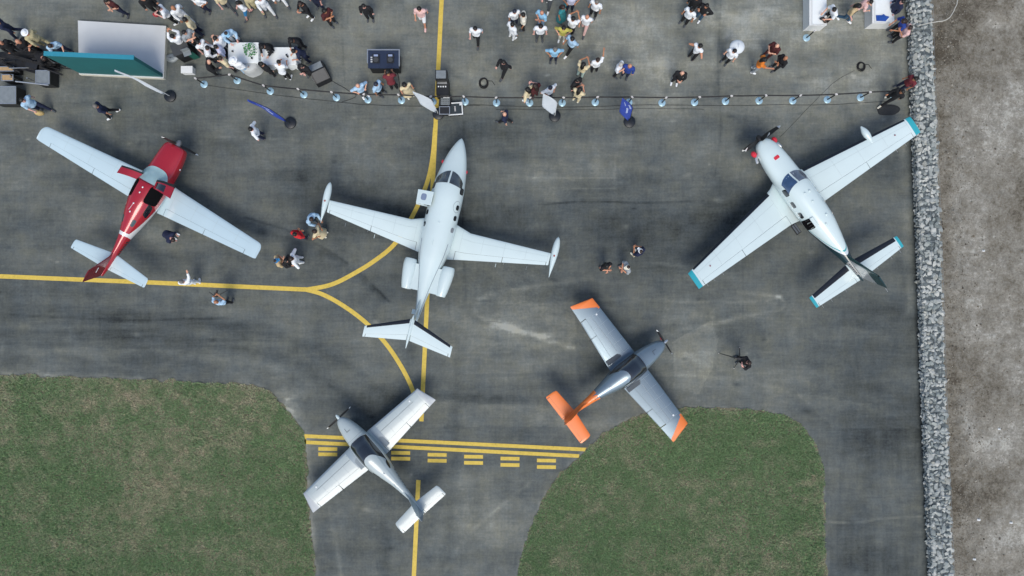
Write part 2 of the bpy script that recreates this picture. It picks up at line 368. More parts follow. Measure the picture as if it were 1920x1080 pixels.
# ------------------------------------------------------------------ painted markings
def strip(name, pts, w, parent=None, z=.005):
    mb = MB(); L = []; Rr = []; n = len(pts); q = [Vector((*p, 0)) for p in pts]
    for i in range(n):
        t = (q[min(i+1, n-1)] - q[max(i-1, 0)]).normalized(); s = Vector((-t.y, t.x, 0))*w/2
        L.append((q[i].x+s.x, q[i].y+s.y, z)); Rr.append((q[i].x-s.x, q[i].y-s.y, z))
    mb.add(L + Rr, [(n+i, n+i+1, i+1, i) for i in range(n-1)])
    return mb.build(name, YEL, parent)
tm = empty('taxiway_marking'); tag(tm, 'yellow taxiway guide lines curving across the apron', kind='structure')
strip('centre_line', PX([(836, -160), (828, 0), (790, 790)]), .21, tm, .004)
strip('centre_line', PX([(784.5, 900), (776, 1080), (768, 1240)]), .21, tm, .004)
strip('lead_in_line', PX([(-500, 497), (0, 518), (280, 529.5), (575, 543)]), .21, tm, .006)
strip('curved_line', spline(PX([(575, 543), (620, 534), (660, 515), (705, 487), (742, 455), (775, 402), (800, 345), (811, 295), (816, 240)]), 8), .21, tm, .008)
strip('curved_line', spline(PX([(570, 542), (605, 552), (645, 574), (685, 604), (720, 640), (748, 680), (770, 722), (782, 760)]), 8), .21, tm, .010)
hm = empty('holding_position_marking'); tag(hm, 'yellow double line and dashes of the holding position marking', kind='structure')
strip('solid_line', PX([(572, 817.5), (836, 830), (1101, 843)]), .18, hm, .010)
strip('solid_line', PX([(572, 829), (830, 842), (1086, 855)]), .18, hm, .010)
strip('end_line', PX([(572.5, 814), (572.5, 832)]), .1, hm, .012)
for i in range(7):
    x0 = 597 + 68.3*i; x1 = x0 + 35.5
    for y0, sl in ((841.6, .0525), (851.6, .058)):
        dy = (x0 - 597)*sl
        strip('dash', PX([(x0, y0 + dy), (x1, y0 + dy + .6)]), .175, hm, .010)

# ------------------------------------------------------------------ gabion wall
STONE = []
for i, c in enumerate(('#a1a7a4', '#b2b6b2', '#8c9492', '#c2c4be', '#757d7c', '#a5a79f')):
    STONE.append(mat('wall stone %s' % 'abcdef'[i], c, .9, noise=.22, scale=9, bump=.5))
WIRE = mat('galvanised wire', '#8b9296', .5, .6)
def rock_mesh(seed):
    import bmesh
    g = random.Random(seed); bm = bmesh.new()
    for _ in range(15):
        v = Vector((g.gauss(0, 1), g.gauss(0, 1), g.gauss(0, 1))).normalized()*g.uniform(.82, 1.05)
        bm.verts.new((v.x*g.uniform(.9, 1.1), v.y, v.z))
    bmesh.ops.convex_hull(bm, input=bm.verts)
    for v in [v for v in bm.verts if not v.link_faces]: bm.verts.remove(v)
    me = bpy.data.meshes.new('stone'); bm.to_mesh(me); bm.free(); me.materials.append(None); return me
ROCKS = [rock_mesh(100 + i) for i in range(14)]
gw = empty('gabion_wall', (*WALL_L[4], 0)); tag(gw, 'long low grey stone-filled wire gabion wall along the apron edge', 'wall')
gwi = Matrix.Translation((-WALL_L[4][0], -WALL_L[4][1], 0))
GH = .5; GWID = 1.06
def wall_x(y): return float(np.interp(y, [p[1] for p in WALL_L][::-1], [p[0] for p in WALL_L][::-1]))
cands = []
y = -16.6
while y < 17.4:
    dy = random.uniform(.14, .24); x = random.uniform(.02, .09)
    while x < GWID - .16:
        w = random.choice((random.uniform(.12, .20), random.uniform(.18, .34))); cands.append((wall_x(y) + x + w/2, y + random.uniform(-.09, .09), GH - random.uniform(.055, .10), w, dy)); x += w*.92
    y += dy*.9
side = []
for zz in (.09, .24, .38):
    y = -16.6
    while y < 17.4:
        w = random.uniform(.16, .27)
        side.append((wall_x(y) + .10, y, zz, w*.9, w)); side.append((wall_x(y) + GWID - .10, y, zz, w*.9, w)); y += w*.85
vis = [c for c in cands if abs(c[1]) < 13.9]; vis.sort(key=lambda c: -c[3]*c[4]); big = set(vis[:300])
smb = {m.name: MB() for m in STONE}
bulk = MB()
bulk_mi = []
for c in cands + side:
    me = random.choice(ROCKS); sc = (c[3]*.62, c[4]*.68*random.uniform(.85, 1.25), random.uniform(.065, .09)); rot = (random.uniform(-.2, .2), random.uniform(-.2, .2), random.uniform(0, 6.28))
    loc = (c[0]-WALL_L[4][0], c[1]-WALL_L[4][1], c[2]); mi = random.choices(range(6), (3, 3, 2, 2, 1, 1))[0]
    if c in big:
        o = link_mesh('stone', me, gw, loc, rot, STONE[mi]); o.scale = sc
    else:
        M = Matrix.Translation(loc) @ Matrix.Rotation(rot[2], 4, 'Z') @ Matrix.Rotation(rot[1], 4, 'Y') @ Matrix.Rotation(rot[0], 4, 'X') @ Matrix.Diagonal((*sc, 1))
        bulk.add([M @ v.co for v in me.vertices], [tuple(p.vertices) for p in me.polygons]); bulk_mi += [mi]*len(me.polygons)
bme = bulk.mesh('stone_fill')
for m in STONE: bme.materials.append(m)
bme.polygons.foreach_set('material_index', bulk_mi)
bo = link_mesh('stone_fill', bme, gw); bo['kind'] = 'stuff'
core = MB()
rings = []
for yy in np.arange(-16.8, 17.6, .6):
    x0 = wall_x(yy) - WALL_L[4][0]; q = yy - WALL_L[4][1]
    rings.append([(x0+.10, q, .0), (x0+GWID-.10, q, .0), (x0+GWID-.10, q, GH-.075), (x0+.10, q, GH-.075)])
core.loft(rings).build('rubble_core', mat('dark rubble', '#596163', .95, noise=.3, scale=12, bump=.6), gw)
wr = MB()
for off in (.02, GWID/2, GWID-.02):
    wr.tube([(wall_x(yy)-WALL_L[4][0]+off, yy-WALL_L[4][1], GH+.012) for yy in np.arange(-16.6, 17.4, .8)], .006, 4)
wr.build('edge_wire', WIRE, gw)
for yy in np.arange(-16.2, 17.2, 2.05):
    x0 = wall_x(yy)-WALL_L[4][0]; q = yy-WALL_L[4][1]
    MB().tube([(x0+.01, q, 0), (x0+.01, q, GH+.015), (x0+GWID-.01, q, GH+.015), (x0+GWID-.01, q, 0)], .009, 4).build('basket_divider', WIRE, gw)
# loose stones on the dirt
gvl = MB(); gmi = []
for i in range(6500):
    yy = random.uniform(-17, 17); d = abs(random.gauss(0, .9)) + .1 if i < 3000 else random.uniform(.2, 8)
    xx = wall_x(yy) + GWID + d; s = random.uniform(.014, .035) if random.random() < .97 else random.uniform(.035, .07)
    zz = float(dirt_h(np.array([xx]), np.array([yy]))[0]); me = random.choice(ROCKS); a = random.uniform(0, 6.28)
    gvl.add([(xx + (v.co.x*math.cos(a)-v.co.y*math.sin(a))*s, yy + (v.co.x*math.sin(a)+v.co.y*math.cos(a))*s, zz + v.co.z*s*.6 + s*.2) for v in me.vertices], [tuple(p.vertices) for p in me.polygons]); gmi += [random.choices(range(6), (2, 2, 3, 2, 2, 3))[0]]*len(me.polygons)
gme = gvl.mesh('gravel')
for i_, c_ in enumerate(('#7d796d', '#8c877b', '#655f54', '#a09b8f', '#4f493f', '#716959')): gme.materials.append(mat('loose stone %s' % 'abcdef'[i_], c_, .9, noise=.2))
gme.polygons.foreach_set('material_index', gmi); tag(link_mesh('gravel', gme), 'loose gravel and small stones scattered on the dry dirt', 'gravel', kind='stuff')

# ------------------------------------------------------------------ aircraft kit  (local axes: x forward, y to its left wing, z up)
def pchip(xs, ys, q):
    xs = np.array(xs, float); ys = np.array(ys, float); h = np.diff(xs); d = np.diff(ys)/h; m = np.zeros_like(ys)
    m[1:-1] = np.where(d[:-1]*d[1:] > 0, 2*d[:-1]*d[1:]/(d[:-1]+d[1:]+1e-12), 0); m[0] = d[0]; m[-1] = d[-1]
    i = np.clip(np.searchsorted(xs, q) - 1, 0, len(h)-1); t = (q - xs[i])/h[i]
    return (1+2*t)*(1-t)**2*ys[i] + t*(1-t)**2*h[i]*m[i] + t*t*(3-2*t)*ys[i+1] + t*t*(t-1)*h[i]*m[i+1]

class Fuselage:
    """stations: x, centre height, half width, half height above, half height below, section exponent"""
    def __init__(s, st):
        s.st = sorted(st); s.x = [q[0] for q in s.st]; s.n = 1500
        q = np.linspace(s.x[0], s.x[-1], s.n + 1); s.tab = np.stack([pchip(s.x, [r[k] for r in s.st], q) for k in range(1, 6)], -1).tolist()
    def at(s, x):
        x = min(max(x, s.x[0]), s.x[-1]); f = (x - s.x[0])/(s.x[-1]-s.x[0])*s.n; i = min(int(f), s.n-1); f -= i
        return [p + (q-p)*f for p, q in zip(s.tab[i], s.tab[i+1])]
    def pt(s, x, th, off=0.0):
        zc, hw, ht, hb, e = s.at(x); sn, cs = math.sin(th), math.cos(th); p = 2/e
        y = hw*math.copysign(abs(sn)**p, sn); z = (ht if cs >= 0 else hb)*math.copysign(abs(cs)**p, cs)
        if off:
            n = Vector((0, sn/max(hw, .05), cs/max(ht if cs >= 0 else hb, .05))).normalized()
            s1 = s.at(x+.04); s0 = s.at(x-.04); sl = ((s1[1]-s0[1])*abs(sn) + (s1[2]+s1[0]-s0[2]-s0[0])*abs(cs))/.08
            n = Vector((-sl, n.y, n.z)).normalized()
            return (x + n.x*off, y + n.y*off, zc + z + n.z*off)
        return (x, y, zc + z)
    def mesh(s, n=36, m=70, x0=None, x1=None):
        a = s.x[0] if x0 is None else x0; b = s.x[-1] if x1 is None else x1
        t = np.linspace(0, 1, m); t = .5 - .5*np.cos(np.pi*t) if x0 is None else t
        return MB().loft([[s.pt(a + (b-a)*q, 2*math.pi*j/n) for j in range(n)] for q in t])
    def patch(s, x0, x1, t0, t1, off=.006, nx=14, nt=10, rnd=.0, skew=0.0, thick=.02, shape=None):
        """curved plate lying on the skin between two stations and two angles (0 is the top, positive towards the left wing)"""
        mb = MB(); top = []; bot = []
        for i in range(nx+1):
            for j in range(nt+1):
                u, v = 2*i/nx-1, 2*j/nt-1
                if rnd:
                    r = (abs(u)**(2/rnd) + abs(v)**(2/rnd))**(rnd/2) if (u or v) else 1; q = max(abs(u), abs(v))
                    k = q/r if r else 1; u, v = u*k, v*k
                x = (x0+x1)/2 + (x1-x0)/2*u + skew*v; th = (t0+t1)/2 + (t1-t0)/2*v
                if shape: x, th = shape(x, th, u, v)
                top.append(s.pt(x, th, off)); bot.append(s.pt(x, th, off-thick))
        k = nt+1; fs = [(i*k+j, (i+1)*k+j, (i+1)*k+j+1, i*k+j+1) for i in range(nx) for j in range(nt)]
        if x1 < x0: fs = [f[::-1] for f in fs]
        n = len(top); rim = [i*k for i in range(nx+1)] + [nx*k+j for j in range(1, nt+1)] + [i*k+nt for i in range(nx-1, -1, -1)] + [j for j in range(nt-1, 0, -1)]
        fs += [(rim[i], rim[i-1], rim[i-1]+n, rim[i]+n) for i in range(len(rim))]
        return mb.add(top+bot, fs)

def airfoil(n=12, c0=0.0, c1=1.0):
    up = []; lo = []
    for i in range(n+1):
        t = i/n; c = c0 + (c1-c0)*(.5-.5*math.cos(math.pi*t) if c0 == 0 else t)
        yt = 5*(.2969*math.sqrt(c)-.1260*c-.3516*c*c+.2843*c**3-.1036*c**4)
        up.append((c, yt)); lo.append((c, -yt*.75))
    return up[::-1] + (lo[1:] if c0 == 0 else lo)

def wing_mesh(secs, c0=0.0, c1=1.0, grow=0.0, y0=None, y1=None, n=10, vertical=False):
    """secs: (y, x of leading edge, x of trailing edge, z, thickness ratio) from root to tip; returns one solid between chord fractions"""
    ys = [q[0] for q in secs]; sg = 1 if ys[-1] > ys[0] else -1
    a = ys[0] if y0 is None else y0; b = ys[-1] if y1 is None else y1
    stops = sorted({a, b, *[q for q in ys if min(a, b) < q < max(a, b)], *[a + (b-a)*k/6 for k in range(1, 6)]}, reverse=sg < 0)
    o = sorted(secs); rings = []
    for y in stops:
        le, te, z, th = [float(np.interp(y, [q[0] for q in o], [q[k] for q in o])) for k in (1, 2, 3, 4)]
        ch = le - te
        prof = airfoil(n, c0, c1)
        r = [(le - c*ch + (grow if c < .02 else 0), y, z + t*th*ch + math.copysign(grow, t if t else 1)) for c, t in prof]
        if vertical: r = [(p[0], (p[2]-z), y) for p in r]
        rings.append(r if sg > 0 else r[::-1])
    if vertical: rings = [r[::-1] for r in rings]
    return MB().loft(rings)

def prop(root, fus_x, z, rad, blades, phase, hubmat, blademat, tipmat, chord=.11, spinr=.13, spinl=.32, y=0.0):
    sp = empty_part('propeller', root, (fus_x, y, z))
    rings = []
    for i in range(9):
        t = i/8; r = spinr*math.sqrt(max(1-t*t, .0004)); rings.append([(spinl*t, r*math.cos(a), r*math.sin(a)) for a in [2*math.pi*j/16 for j in range(16)]])
    sp_o = MB().loft(rings).build('spinner', hubmat, sp, 50)
    for k in range(blades):
        a = phase + 2*math.pi*k/blades; mb = MB(); tip = MB(); rr = []
        for i in range(9):
            t = i/8; r = spinr*.6 + (rad-spinr*.6)*t; c = chord*(.55+.9*math.sin(min(1, t*1.25+.15)*math.pi*.62))*(1 if t < .9 else .72 if t < .99 else .35); tw = .95-.55*t
            dx, dt = math.sin(tw)*c/2, math.cos(tw)*c/2; th = .018*(1-.6*t)
            pts = []
            for sx, sth in ((1, 0), (0, 1), (-1, 0), (0, -1)):
                ax = dx*sx + math.cos(tw)*th*sth; tt = dt*sx - math.sin(tw)*th*sth
                pts.append((ax + .06, r*math.cos(a) - tt*math.sin(a), r*math.sin(a) + tt*math.cos(a)))
            rr.append(pts)
        mb.loft(rr[:8]).build('blade', blademat, sp, 60)
        MB().loft(rr[7:]).build('blade_tip', tipmat, sp, 60)
    return sp

def empty_part(name, parent, loc=(0, 0, 0), rot=(0, 0, 0)):
    o = empty(name); o.parent = parent; o.location = loc; o.rotation_euler = rot; return o

def gear(root, x, y, ztop, r=.2, fair=None, w=.13, strut=None):
    g = empty_part('landing_gear', root, (x, y, 0))
    MB().tube([(0, 0, r), (.0, -y*.05, ztop)], .035, 8).build('strut', strut or M_ALU, g)
    ring = [];  n = 20
    for dy, q in ((-w/2, r*.75), (-w/2*.9, r*.94), (-w*.2, r), (w*.2, r), (w/2*.9, r*.94), (w/2, r*.75)):
        ring.append([(q*math.cos(a), dy, r + q*math.sin(a)) for a in [2*math.pi*j/n for j in range(n)]])
    MB().loft(ring).build('tyre', M_RUB, g, 50)
    MB().loft([[(r*.5*math.cos(a), dy, r + r*.5*math.sin(a)) for a in [2*math.pi*j/14 for j in range(14)]] for dy in (-w*.54, w*.54)]).build('rim', M_ALU, g)
    if fair:
        MB().ellipsoid((-.08, 0, r*1.12), (r*2.1, w*.95, r*.85), 16, 10).build('wheel_fairing', fair, g, 60)
    return g

M_RUB = mat('tyre rubber', (.012, .012, .013), .85); M_ALU = mat('bare aluminium', (.55, .56, .57), .4, .8)
M_BLK = mat('matt black', (.012, .012, .013), .55); M_BOOT = mat('rubber de-icing boot', (.008, .011, .018), .38)
M_WHT = mat('white aircraft paint', (.61, .72, .725), .22, noise=.045, scale=1.1, coat=.5)
M_RWHT = mat('sky-tinted white paint', (.50, .635, .69), .2, noise=.05, scale=.8, coat=.6)  # white with the blue of the reflected sky put into its colour
M_GWHT = mat('off-white aircraft paint', (.425, .49, .50), .28, noise=.06, scale=1.5, coat=.4)
M_SILV = mat('silver blue aircraft paint', (.205, .27, .32), .26, .45, noise=.07, scale=1.2, coat=.3)
M_ORA = mat('orange aircraft paint', (.83, .20, .035), .35, noise=.04, scale=2, coat=.4)
M_RED = mat('red aircraft paint', (.40, .018, .034), .22, .15, noise=.06, scale=1.5, coat=.6)
M_DRED = mat('deep red aircraft paint', (.17, .006, .013), .25, .1, noise=.06, coat=.6)
M_TEAL = mat('teal aircraft paint', (.03, .36, .43), .3, noise=.04, coat=.4)
M_GLASS = mat('dark tinted glass', (.012, .016, .022), .06, noise=.3, scale=2.5, coat=1, spec=.8)
M_BGLASS = mat('blue tinted glass', (.035, .085, .19), .07, noise=.35, scale=4, coat=1, spec=.8)
M_PGLASS = mat('glass over a pale sunshade', (.38, .55, .57), .10, noise=.16, scale=3, coat=1)
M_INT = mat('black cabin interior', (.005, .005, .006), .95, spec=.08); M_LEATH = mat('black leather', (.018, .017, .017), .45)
M_REDC = mat('red cover fabric', (.62, .025, .05), .8); M_GREYW = mat('grey walkway grip', (.10, .115, .13), .9, noise=.15, scale=40)
M_LENS = mat('clear lamp lens', (.8, .82, .82), .15); M_GOLD = mat('chrome trim', (.7, .7, .68), .2, .9)
M_INK = mat('black lettering film', (.015, .014, .016), .5); M_LINE = mat('grey panel seam', (.16, .18, .2), .7); M_FAINT = mat('faint panel seam', (.40, .47, .48), .7)

def wing_set(root, secs, m, name='wing', flaps=None, tipm=None, boot=None, bootm=None, tipfrac=None, flapname='flap', ailname='aileron', bootc=.045, tip_y=None, seamless=False):
    """both sides: main panel, flap, aileron, optional painted tip and rubber leading edge"""
    out = []
    for sg in (1, -1):
        sc = [(q[0]*sg, *q[1:]) for q in secs]; ye = sc[-1][0]; yt = (tip_y or secs[-1][0])*sg; hinge = .74
        w = wing_mesh(sc, 0, hinge if flaps else 1, y1=yt).build(name, m, root, 35); out.append(w)
        if flaps:
            for (a, b), nm in zip(flaps, (flapname, ailname)):
                wing_mesh(sc, hinge+.007, 1, y0=a*sg, y1=(b-.025)*sg, n=4).build(nm, m, w, 35)
            ends = [flaps[-1][1], abs(yt)]
            if ends[1]-ends[0] > .04: wing_mesh(sc, hinge-.002, 1, y0=ends[0]*sg, y1=ends[1]*sg, n=4).build('trailing_edge', m, w, 35)
            if flaps[0][0]-secs[0][0] > .04: wing_mesh(sc, hinge-.002, 1, y0=secs[0][0]*sg, y1=(flaps[0][0]-.02)*sg, n=4).build('wing_root', m, w, 35)
        if tipm and abs(ye) - abs(yt) > .03:
            wing_mesh(sc, 0, 1, grow=.002, y0=yt, y1=ye).build('wing_tip' if name == 'wing' else 'stabiliser_tip', tipm, w, 35)
        def surf(y, c, up_=.004, sc=sc):
            o_ = sorted(sc); le, te, z, th = [float(np.interp(y, [q[0] for q in o_], [q[k] for q in o_])) for k in (1, 2, 3, 4)]
            yt = 5*(.2969*math.sqrt(c)-.1260*c-.3516*c*c+.2843*c**3-.1036*c**4); return (le-c*(le-te), y, z + yt*th*(le-te) + up_)
        if flaps and name == 'wing':
            ya, yb = flaps[0][0]+.15, abs(yt)-.1
            for k in range(5): MB().tube([surf((ya+(yb-ya)*k/4)*sg, c, .001) for c in (.07, .2, .35, .5, .62, .72)], .004, 4).build('panel_seam', M_FAINT, w)
            MB().tube([surf((ya+(yb-ya)*k/8)*sg, .30, .001) for k in range(9)], .0035, 4).build('spar_seam', M_FAINT, w)
        if boot: wing_mesh(sc, 0, bootc, grow=.006, y0=boot[0]*sg, y1=boot[1]*sg, n=4).build('leading_edge' if bootm else 'de_icing_boot', bootm or M_BOOT, w, 60)
    return out

def aircraft(name, label, org, heading, group='light aircraft parked on the apron'):
    o = empty(name, (org[0], org[1], 0), R(heading)); tag(o, label, 'aircraft', group); return o

def round_tip(secs, r=.18, drop=.0):
    """adds closing sections so that the planform corner is rounded"""
    y, le, te, z, t = secs[-1]; c = le-te; out = list(secs[:-1]) + [(y-r, *[a + (b-a)*0 for a, b in zip((le, te, z, t), (le, te, z, t))])]
    for f in (.35, .65, .85, .96, 1.0):
        k = 1-math.sqrt(1-f*f); out.append((y-r+r*f, le-c*.42*k, te+c*.10*k, z+drop*k, t*(1-.55*k)))
    return out

# ---------------------------------------------------------------- white twin jet
def build_jet():
    a = aircraft('twin_jet', 'white twin-engined jet with tip tanks and black edged T-tail on yellow line', (-3.434, 2.654), 76.5)
    F = Fuselage([(-4.45, 1.90, .02, .05, .05, 2), (-4.2, 1.88, .09, .15, .14, 2), (-3.4, 1.80, .20, .25, .25, 2), (-2.6, 1.70, .35, .38, .4, 2), (-1.8, 1.60, .53, .54, .56, 2.1), (-1.0, 1.52, .70, .70, .70, 2.1), (0, 1.48, .77, .77, .74, 2.15),
                  (1.5, 1.48, .77, .77, .74, 2.15), (2.2, 1.46, .73, .70, .70, 2.1), (2.7, 1.40, .66, .52, .62, 2.1), (3.2, 1.31, .57, .43, .52, 2.1), (3.8, 1.22, .41, .34, .38, 2.1), (4.25, 1.17, .22, .20, .21, 2), (4.45, 1.15, .10, .09, .09, 2), (4.53, 1.15, .015, .015, .015, 2)])
    b = F.mesh().build('fuselage', M_WHT, a, 40)
    # windscreen halves, side panes, cabin windows
    def ws(sg):
        def sh(x, th, u, v):
            v2 = (v+1)/2; return (2.83 - .10*v2 - .34*v2*v2 + (u-1)/2*(.60 - .30*v2*v2), sg*(.05 + v2*.98))
        return sh
    for sg in (1, -1):
        F.patch(2.2, 2.8, 0, 1, .008, 12, 12, 0, shape=ws(sg)).build('windscreen', mat('glass with painted reflections', (.055, .068, .075), .05, noise=.5, scale=3, coat=1, spec=.8), a, 50)  # uneven grey base colour stands in for reflections on the glass
        F.patch(1.84, 2.16, sg*.88, sg*1.32, .008, 8, 8, .55).build('side_window', M_GLASS, a, 50)
    for x in ((1.22, .72, .16) if True else ()):
        w = F.patch(x-.12, x+.12, -1.15, -.86, .008, 8, 8, .7).build('cabin_window', M_GLASS if x > .2 else mat('shaded window', (.22, .24, .26), .2), a, 50)
    for x in (.72, .16): F.patch(x-.12, x+.12, 1.15, .86, .008, 8, 8, .7).build('cabin_window', M_GLASS, a, 50)
    ring = [F.pt(1.25 + .27*math.cos(q), -.93 + .30*math.sin(q), .004) for q in np.linspace(0, 2*math.pi, 25)]
    MB().tube(ring, .006, 4).build('exit_seam', M_LINE, a)
    for sg in (1, -1): MB().tube([F.pt(x, sg*(1.0 + .12*(x-.5)/3), .003) for x in np.linspace(-4.0, -.5, 16)], .010, 4).build('pinstripe', mat('grey blue pinstripe', (.12, .14, .2), .5), a)
    # open cabin door: opening, raised upper half with its window, lowered steps
    F.patch(1.02, 1.62, .75, 1.75, .007, 8, 8, .3).build('door_opening', M_INT, a, 50)
    d = MB(); 
    q = [(1.66, .52, 2.20), (1.02, .52, 2.20), (1.00, 1.24, 2.02), (1.64, 1.28, 2.02)]
    up = Vector((0, .25, .97))*.05
    d.add([*q, *[tuple(Vector(p)+up) for p in q]], [(3, 2, 1, 0), (4, 5, 6, 7), (0, 1, 5, 4), (1, 2, 6, 5), (2, 3, 7, 6), (3, 0, 4, 7)])
    dd = d.build('door', M_WHT, a); bv = dd.modifiers.new('bevel', 'BEVEL'); bv.width = .02; bv.segments = 2
    cx = Vector(((1.66+1.02)/2, .93, 2.105)) + up*1.0; ex = Vector((1, 0, 0)); ey = Vector((0, .97, -.245))
    n = 16; rr = [cx + Vector((0, .25, .97))*.004 + ex*.155*math.copysign(abs(math.cos(t))**.6, math.cos(t)) + ey*.135*math.copysign(abs(math.sin(t))**.6, math.sin(t)) for t in [2*math.pi*k/n for k in range(n)]]
    MB().add([tuple(p) for p in rr] + [tuple(p - up*.1) for p in rr], [tuple(range(n))] + [(i, i+n, (i+1) % n + n, (i+1) % n) for i in range(n)]).build('door_window', mat('blue grey pane', (.20, .25, .36), .12, coat=1), dd)
    MB().box((1.32, 1.12, .82), (.55, .62, .05)).build('airstair', M_WHT, a)
    for k in range(2): MB().box((1.32, .98+.3*k, .86), (.42, .16, .03)).build('step', M_GREYW, a)
    # wings with tip tanks
    secs = [(.45, .60, -1.22, .98, .13), (.80, .50, -1.15, .99, .13), (1.45, .28, -1.03, 1.02, .12), (5.36, .24, -.34, 1.22, .11)]
    ws_ = wing_set(a, secs, M_WHT, flaps=[(.95, 3.2), (3.2, 5.25)], boot=None)
    for sg in (1, -1):
        R_ = []
        for i in range(25):
            t = i/24; x = 1.08 - 1.98*t; r = .165*(math.sin(math.pi*min(1, t*1.0+.0)**.62) if t < 1 else 0) + .004
            R_.append([(x, 5.53*sg + r*math.cos(q), 1.23 + r*1.05*math.sin(q)) for q in [2*math.pi*j/16 for j in range(16)]])
        tk = MB().loft(R_).build('tip_tank', M_WHT, a, 50)
        MB().disc((.15, 5.53*sg, 1.23 + .172), .045, .008, 12).build('fuel_cap', mat('dull red cap', (.30, .06, .05), .5), tk)
        MB().box((-.92, 2.95*sg, 1.06), (.18, .02, .03)).build('flap_fairing', M_WHT, a)
        for yy in (3.3, 4.4): MB().tube([(-.62, yy*sg, 1.12), (-.80, yy*sg, 1.11)], .006, 4).build('static_wick', M_ALU, a)
        # engine nacelle: cowl, intake, exhaust and the broad stub that carries it
        R_ = []
        for x, r in ((-2.95, .17), (-2.93, .225), (-2.7, .27), (-2.2, .315), (-1.85, .325), (-1.62, .30), (-1.53, .255), (-1.51, .20)):
            R_.append([(x, (.90 + .06*(x+1.5))*sg + r*math.cos(q), 1.74 + r*math.sin(q)) for q in [2*math.pi*j/24 for j in range(24)]])
        en = MB().loft(R_).build('engine_nacelle', M_WHT, a, 40)
        MB().loft([[(x, .90*sg + .19*math.cos(q), 1.74 + .19*math.sin(q)) for q in [2*math.pi*j/20 for j in range(20)]] for x in (-1.56, -1.505)]).build('intake', M_INT, en)
        MB().loft([[(x, .815*sg + .15*math.cos(q), 1.74 + .15*math.sin(q)) for q in [2*math.pi*j/20 for j in range(20)]] for x in (-2.956, -2.9)]).build('exhaust', M_BLK, en)
        MB().loft([[(x, (.93-.30)*sg + dy*sg, 1.74 + z) for dy, z in ((.24, .06), (.10, .17), (-.45, .14), (-.45, -.10), (.15, -.09), (.24, -.04))] for x in (-1.70, -2.90)]).build('pylon', M_WHT, a)
        MB().tube([(-2.05, .72*sg, 1.815), (-2.13, .50*sg, 1.81)], .012, 4).build('scoop', M_LINE, a)
    wing_mesh([(1.75, -2.55, -4.35, 0, .10), (2.1, -3.35, -4.55, 0, .10), (3.08, -4.20, -5.20, 0, .09)], vertical=True, c1=.72).build('fin', M_WHT, a, 35)
    wing_mesh([(1.95, -3.0, -4.45, 0, .10), (2.1, -3.35, -4.55, 0, .10), (3.02, -4.15, -5.15, 0, .09)], vertical=True, c0=.735).build('rudder', M_WHT, a, 35)
    st = [(.03, -4.14, -5.12, 3.10, .09), (2.0, -4.93, -5.42, 3.12, .09)]
    wing_set(a, st, M_WHT, 'stabiliser', flaps=[(.08, 1.9)], flapname='elevator', boot=(.10, 1.90), bootc=.20)
    R_ = []
    for x, r in ((-3.98, .01), (-4.1, .05), (-4.5, .075), (-5.1, .06), (-5.48, .012)): R_.append([(x, r*math.cos(q), 3.13 + r*math.sin(q)) for q in [2*math.pi*j/12 for j in range(12)]])
    MB().loft(R_).build('fin_bullet', M_WHT, a, 60)
    MB().box((-3.9, .19, 1.86), (.22, .18, .10)).build('ventilation_scoop', M_WHT, a)
    for sg, x in ((1, 3.25), (-1, 3.02)):
        MB().ellipsoid((x, sg*.60, 1.27), (.09, .06, .10), 10, 6).build('red_probe_cover', M_REDC, a)
    MB().disc((.35, -.02, 2.245), .03, .05, 10).build('antenna', M_WHT, a); MB().box((-.6, .04, 2.22), (.2, .015, .12)).build('antenna', M_WHT, a)
    gear(a, 3.2, 0, 1.0, .16); gear(a, -.35, 1.35, 1.0, .2); gear(a, -.35, -1.35, 1.0, .2)
build_jet()

# ---------------------------------------------------------------- red and white piston single, doors open
def red_livery():
    m, t, b = new_mat('red over white livery'); tc = t.nodes.new('ShaderNodeTexCoord'); sp = t.nodes.new('ShaderNodeSeparateXYZ'); t.links.new(tc.outputs['Object'], sp.inputs[0])
    x, z = sp.outputs['X'], sp.outputs['Z']
    # white lower flank that sweeps up into a V behind the cabin
    line = math_node(t, 'ADD', math_node(t, 'MULTIPLY', x, -.24), 1.13)
    below = math_node(t, 'LESS_THAN', z, line)
    ahead = math_node(t, 'GREATER_THAN', math_node(t, 'ADD', x, math_node(t, 'MULTIPLY', math_node(t, 'SUBTRACT', 1.8, z), .25)), -2.30)
    wmask = math_node(t, 'MULTIPLY', below, ahead)
    vee = math_node(t, 'LESS_THAN', math_node(t, 'ABSOLUTE', math_node(t, 'ADD', x, 2.26)), .085)
    wmask = math_node(t, 'MAXIMUM', wmask, vee)
    mx = t.nodes.new('ShaderNodeMix'); mx.data_type = 'RGBA'; t.links.new(wmask, mx.inputs[0]); mx.inputs[6].default_value = (.37, .013, .026, 1); mx.inputs[7].default_value = (.72, .73, .73, 1)
    t.links.new(mx.outputs[2], b.inputs['Base Color']); b.inputs['Roughness'].default_value = .2; b.inputs['Coat Weight'].default_value = .6; b.inputs['Metallic'].default_value = .1
    return m
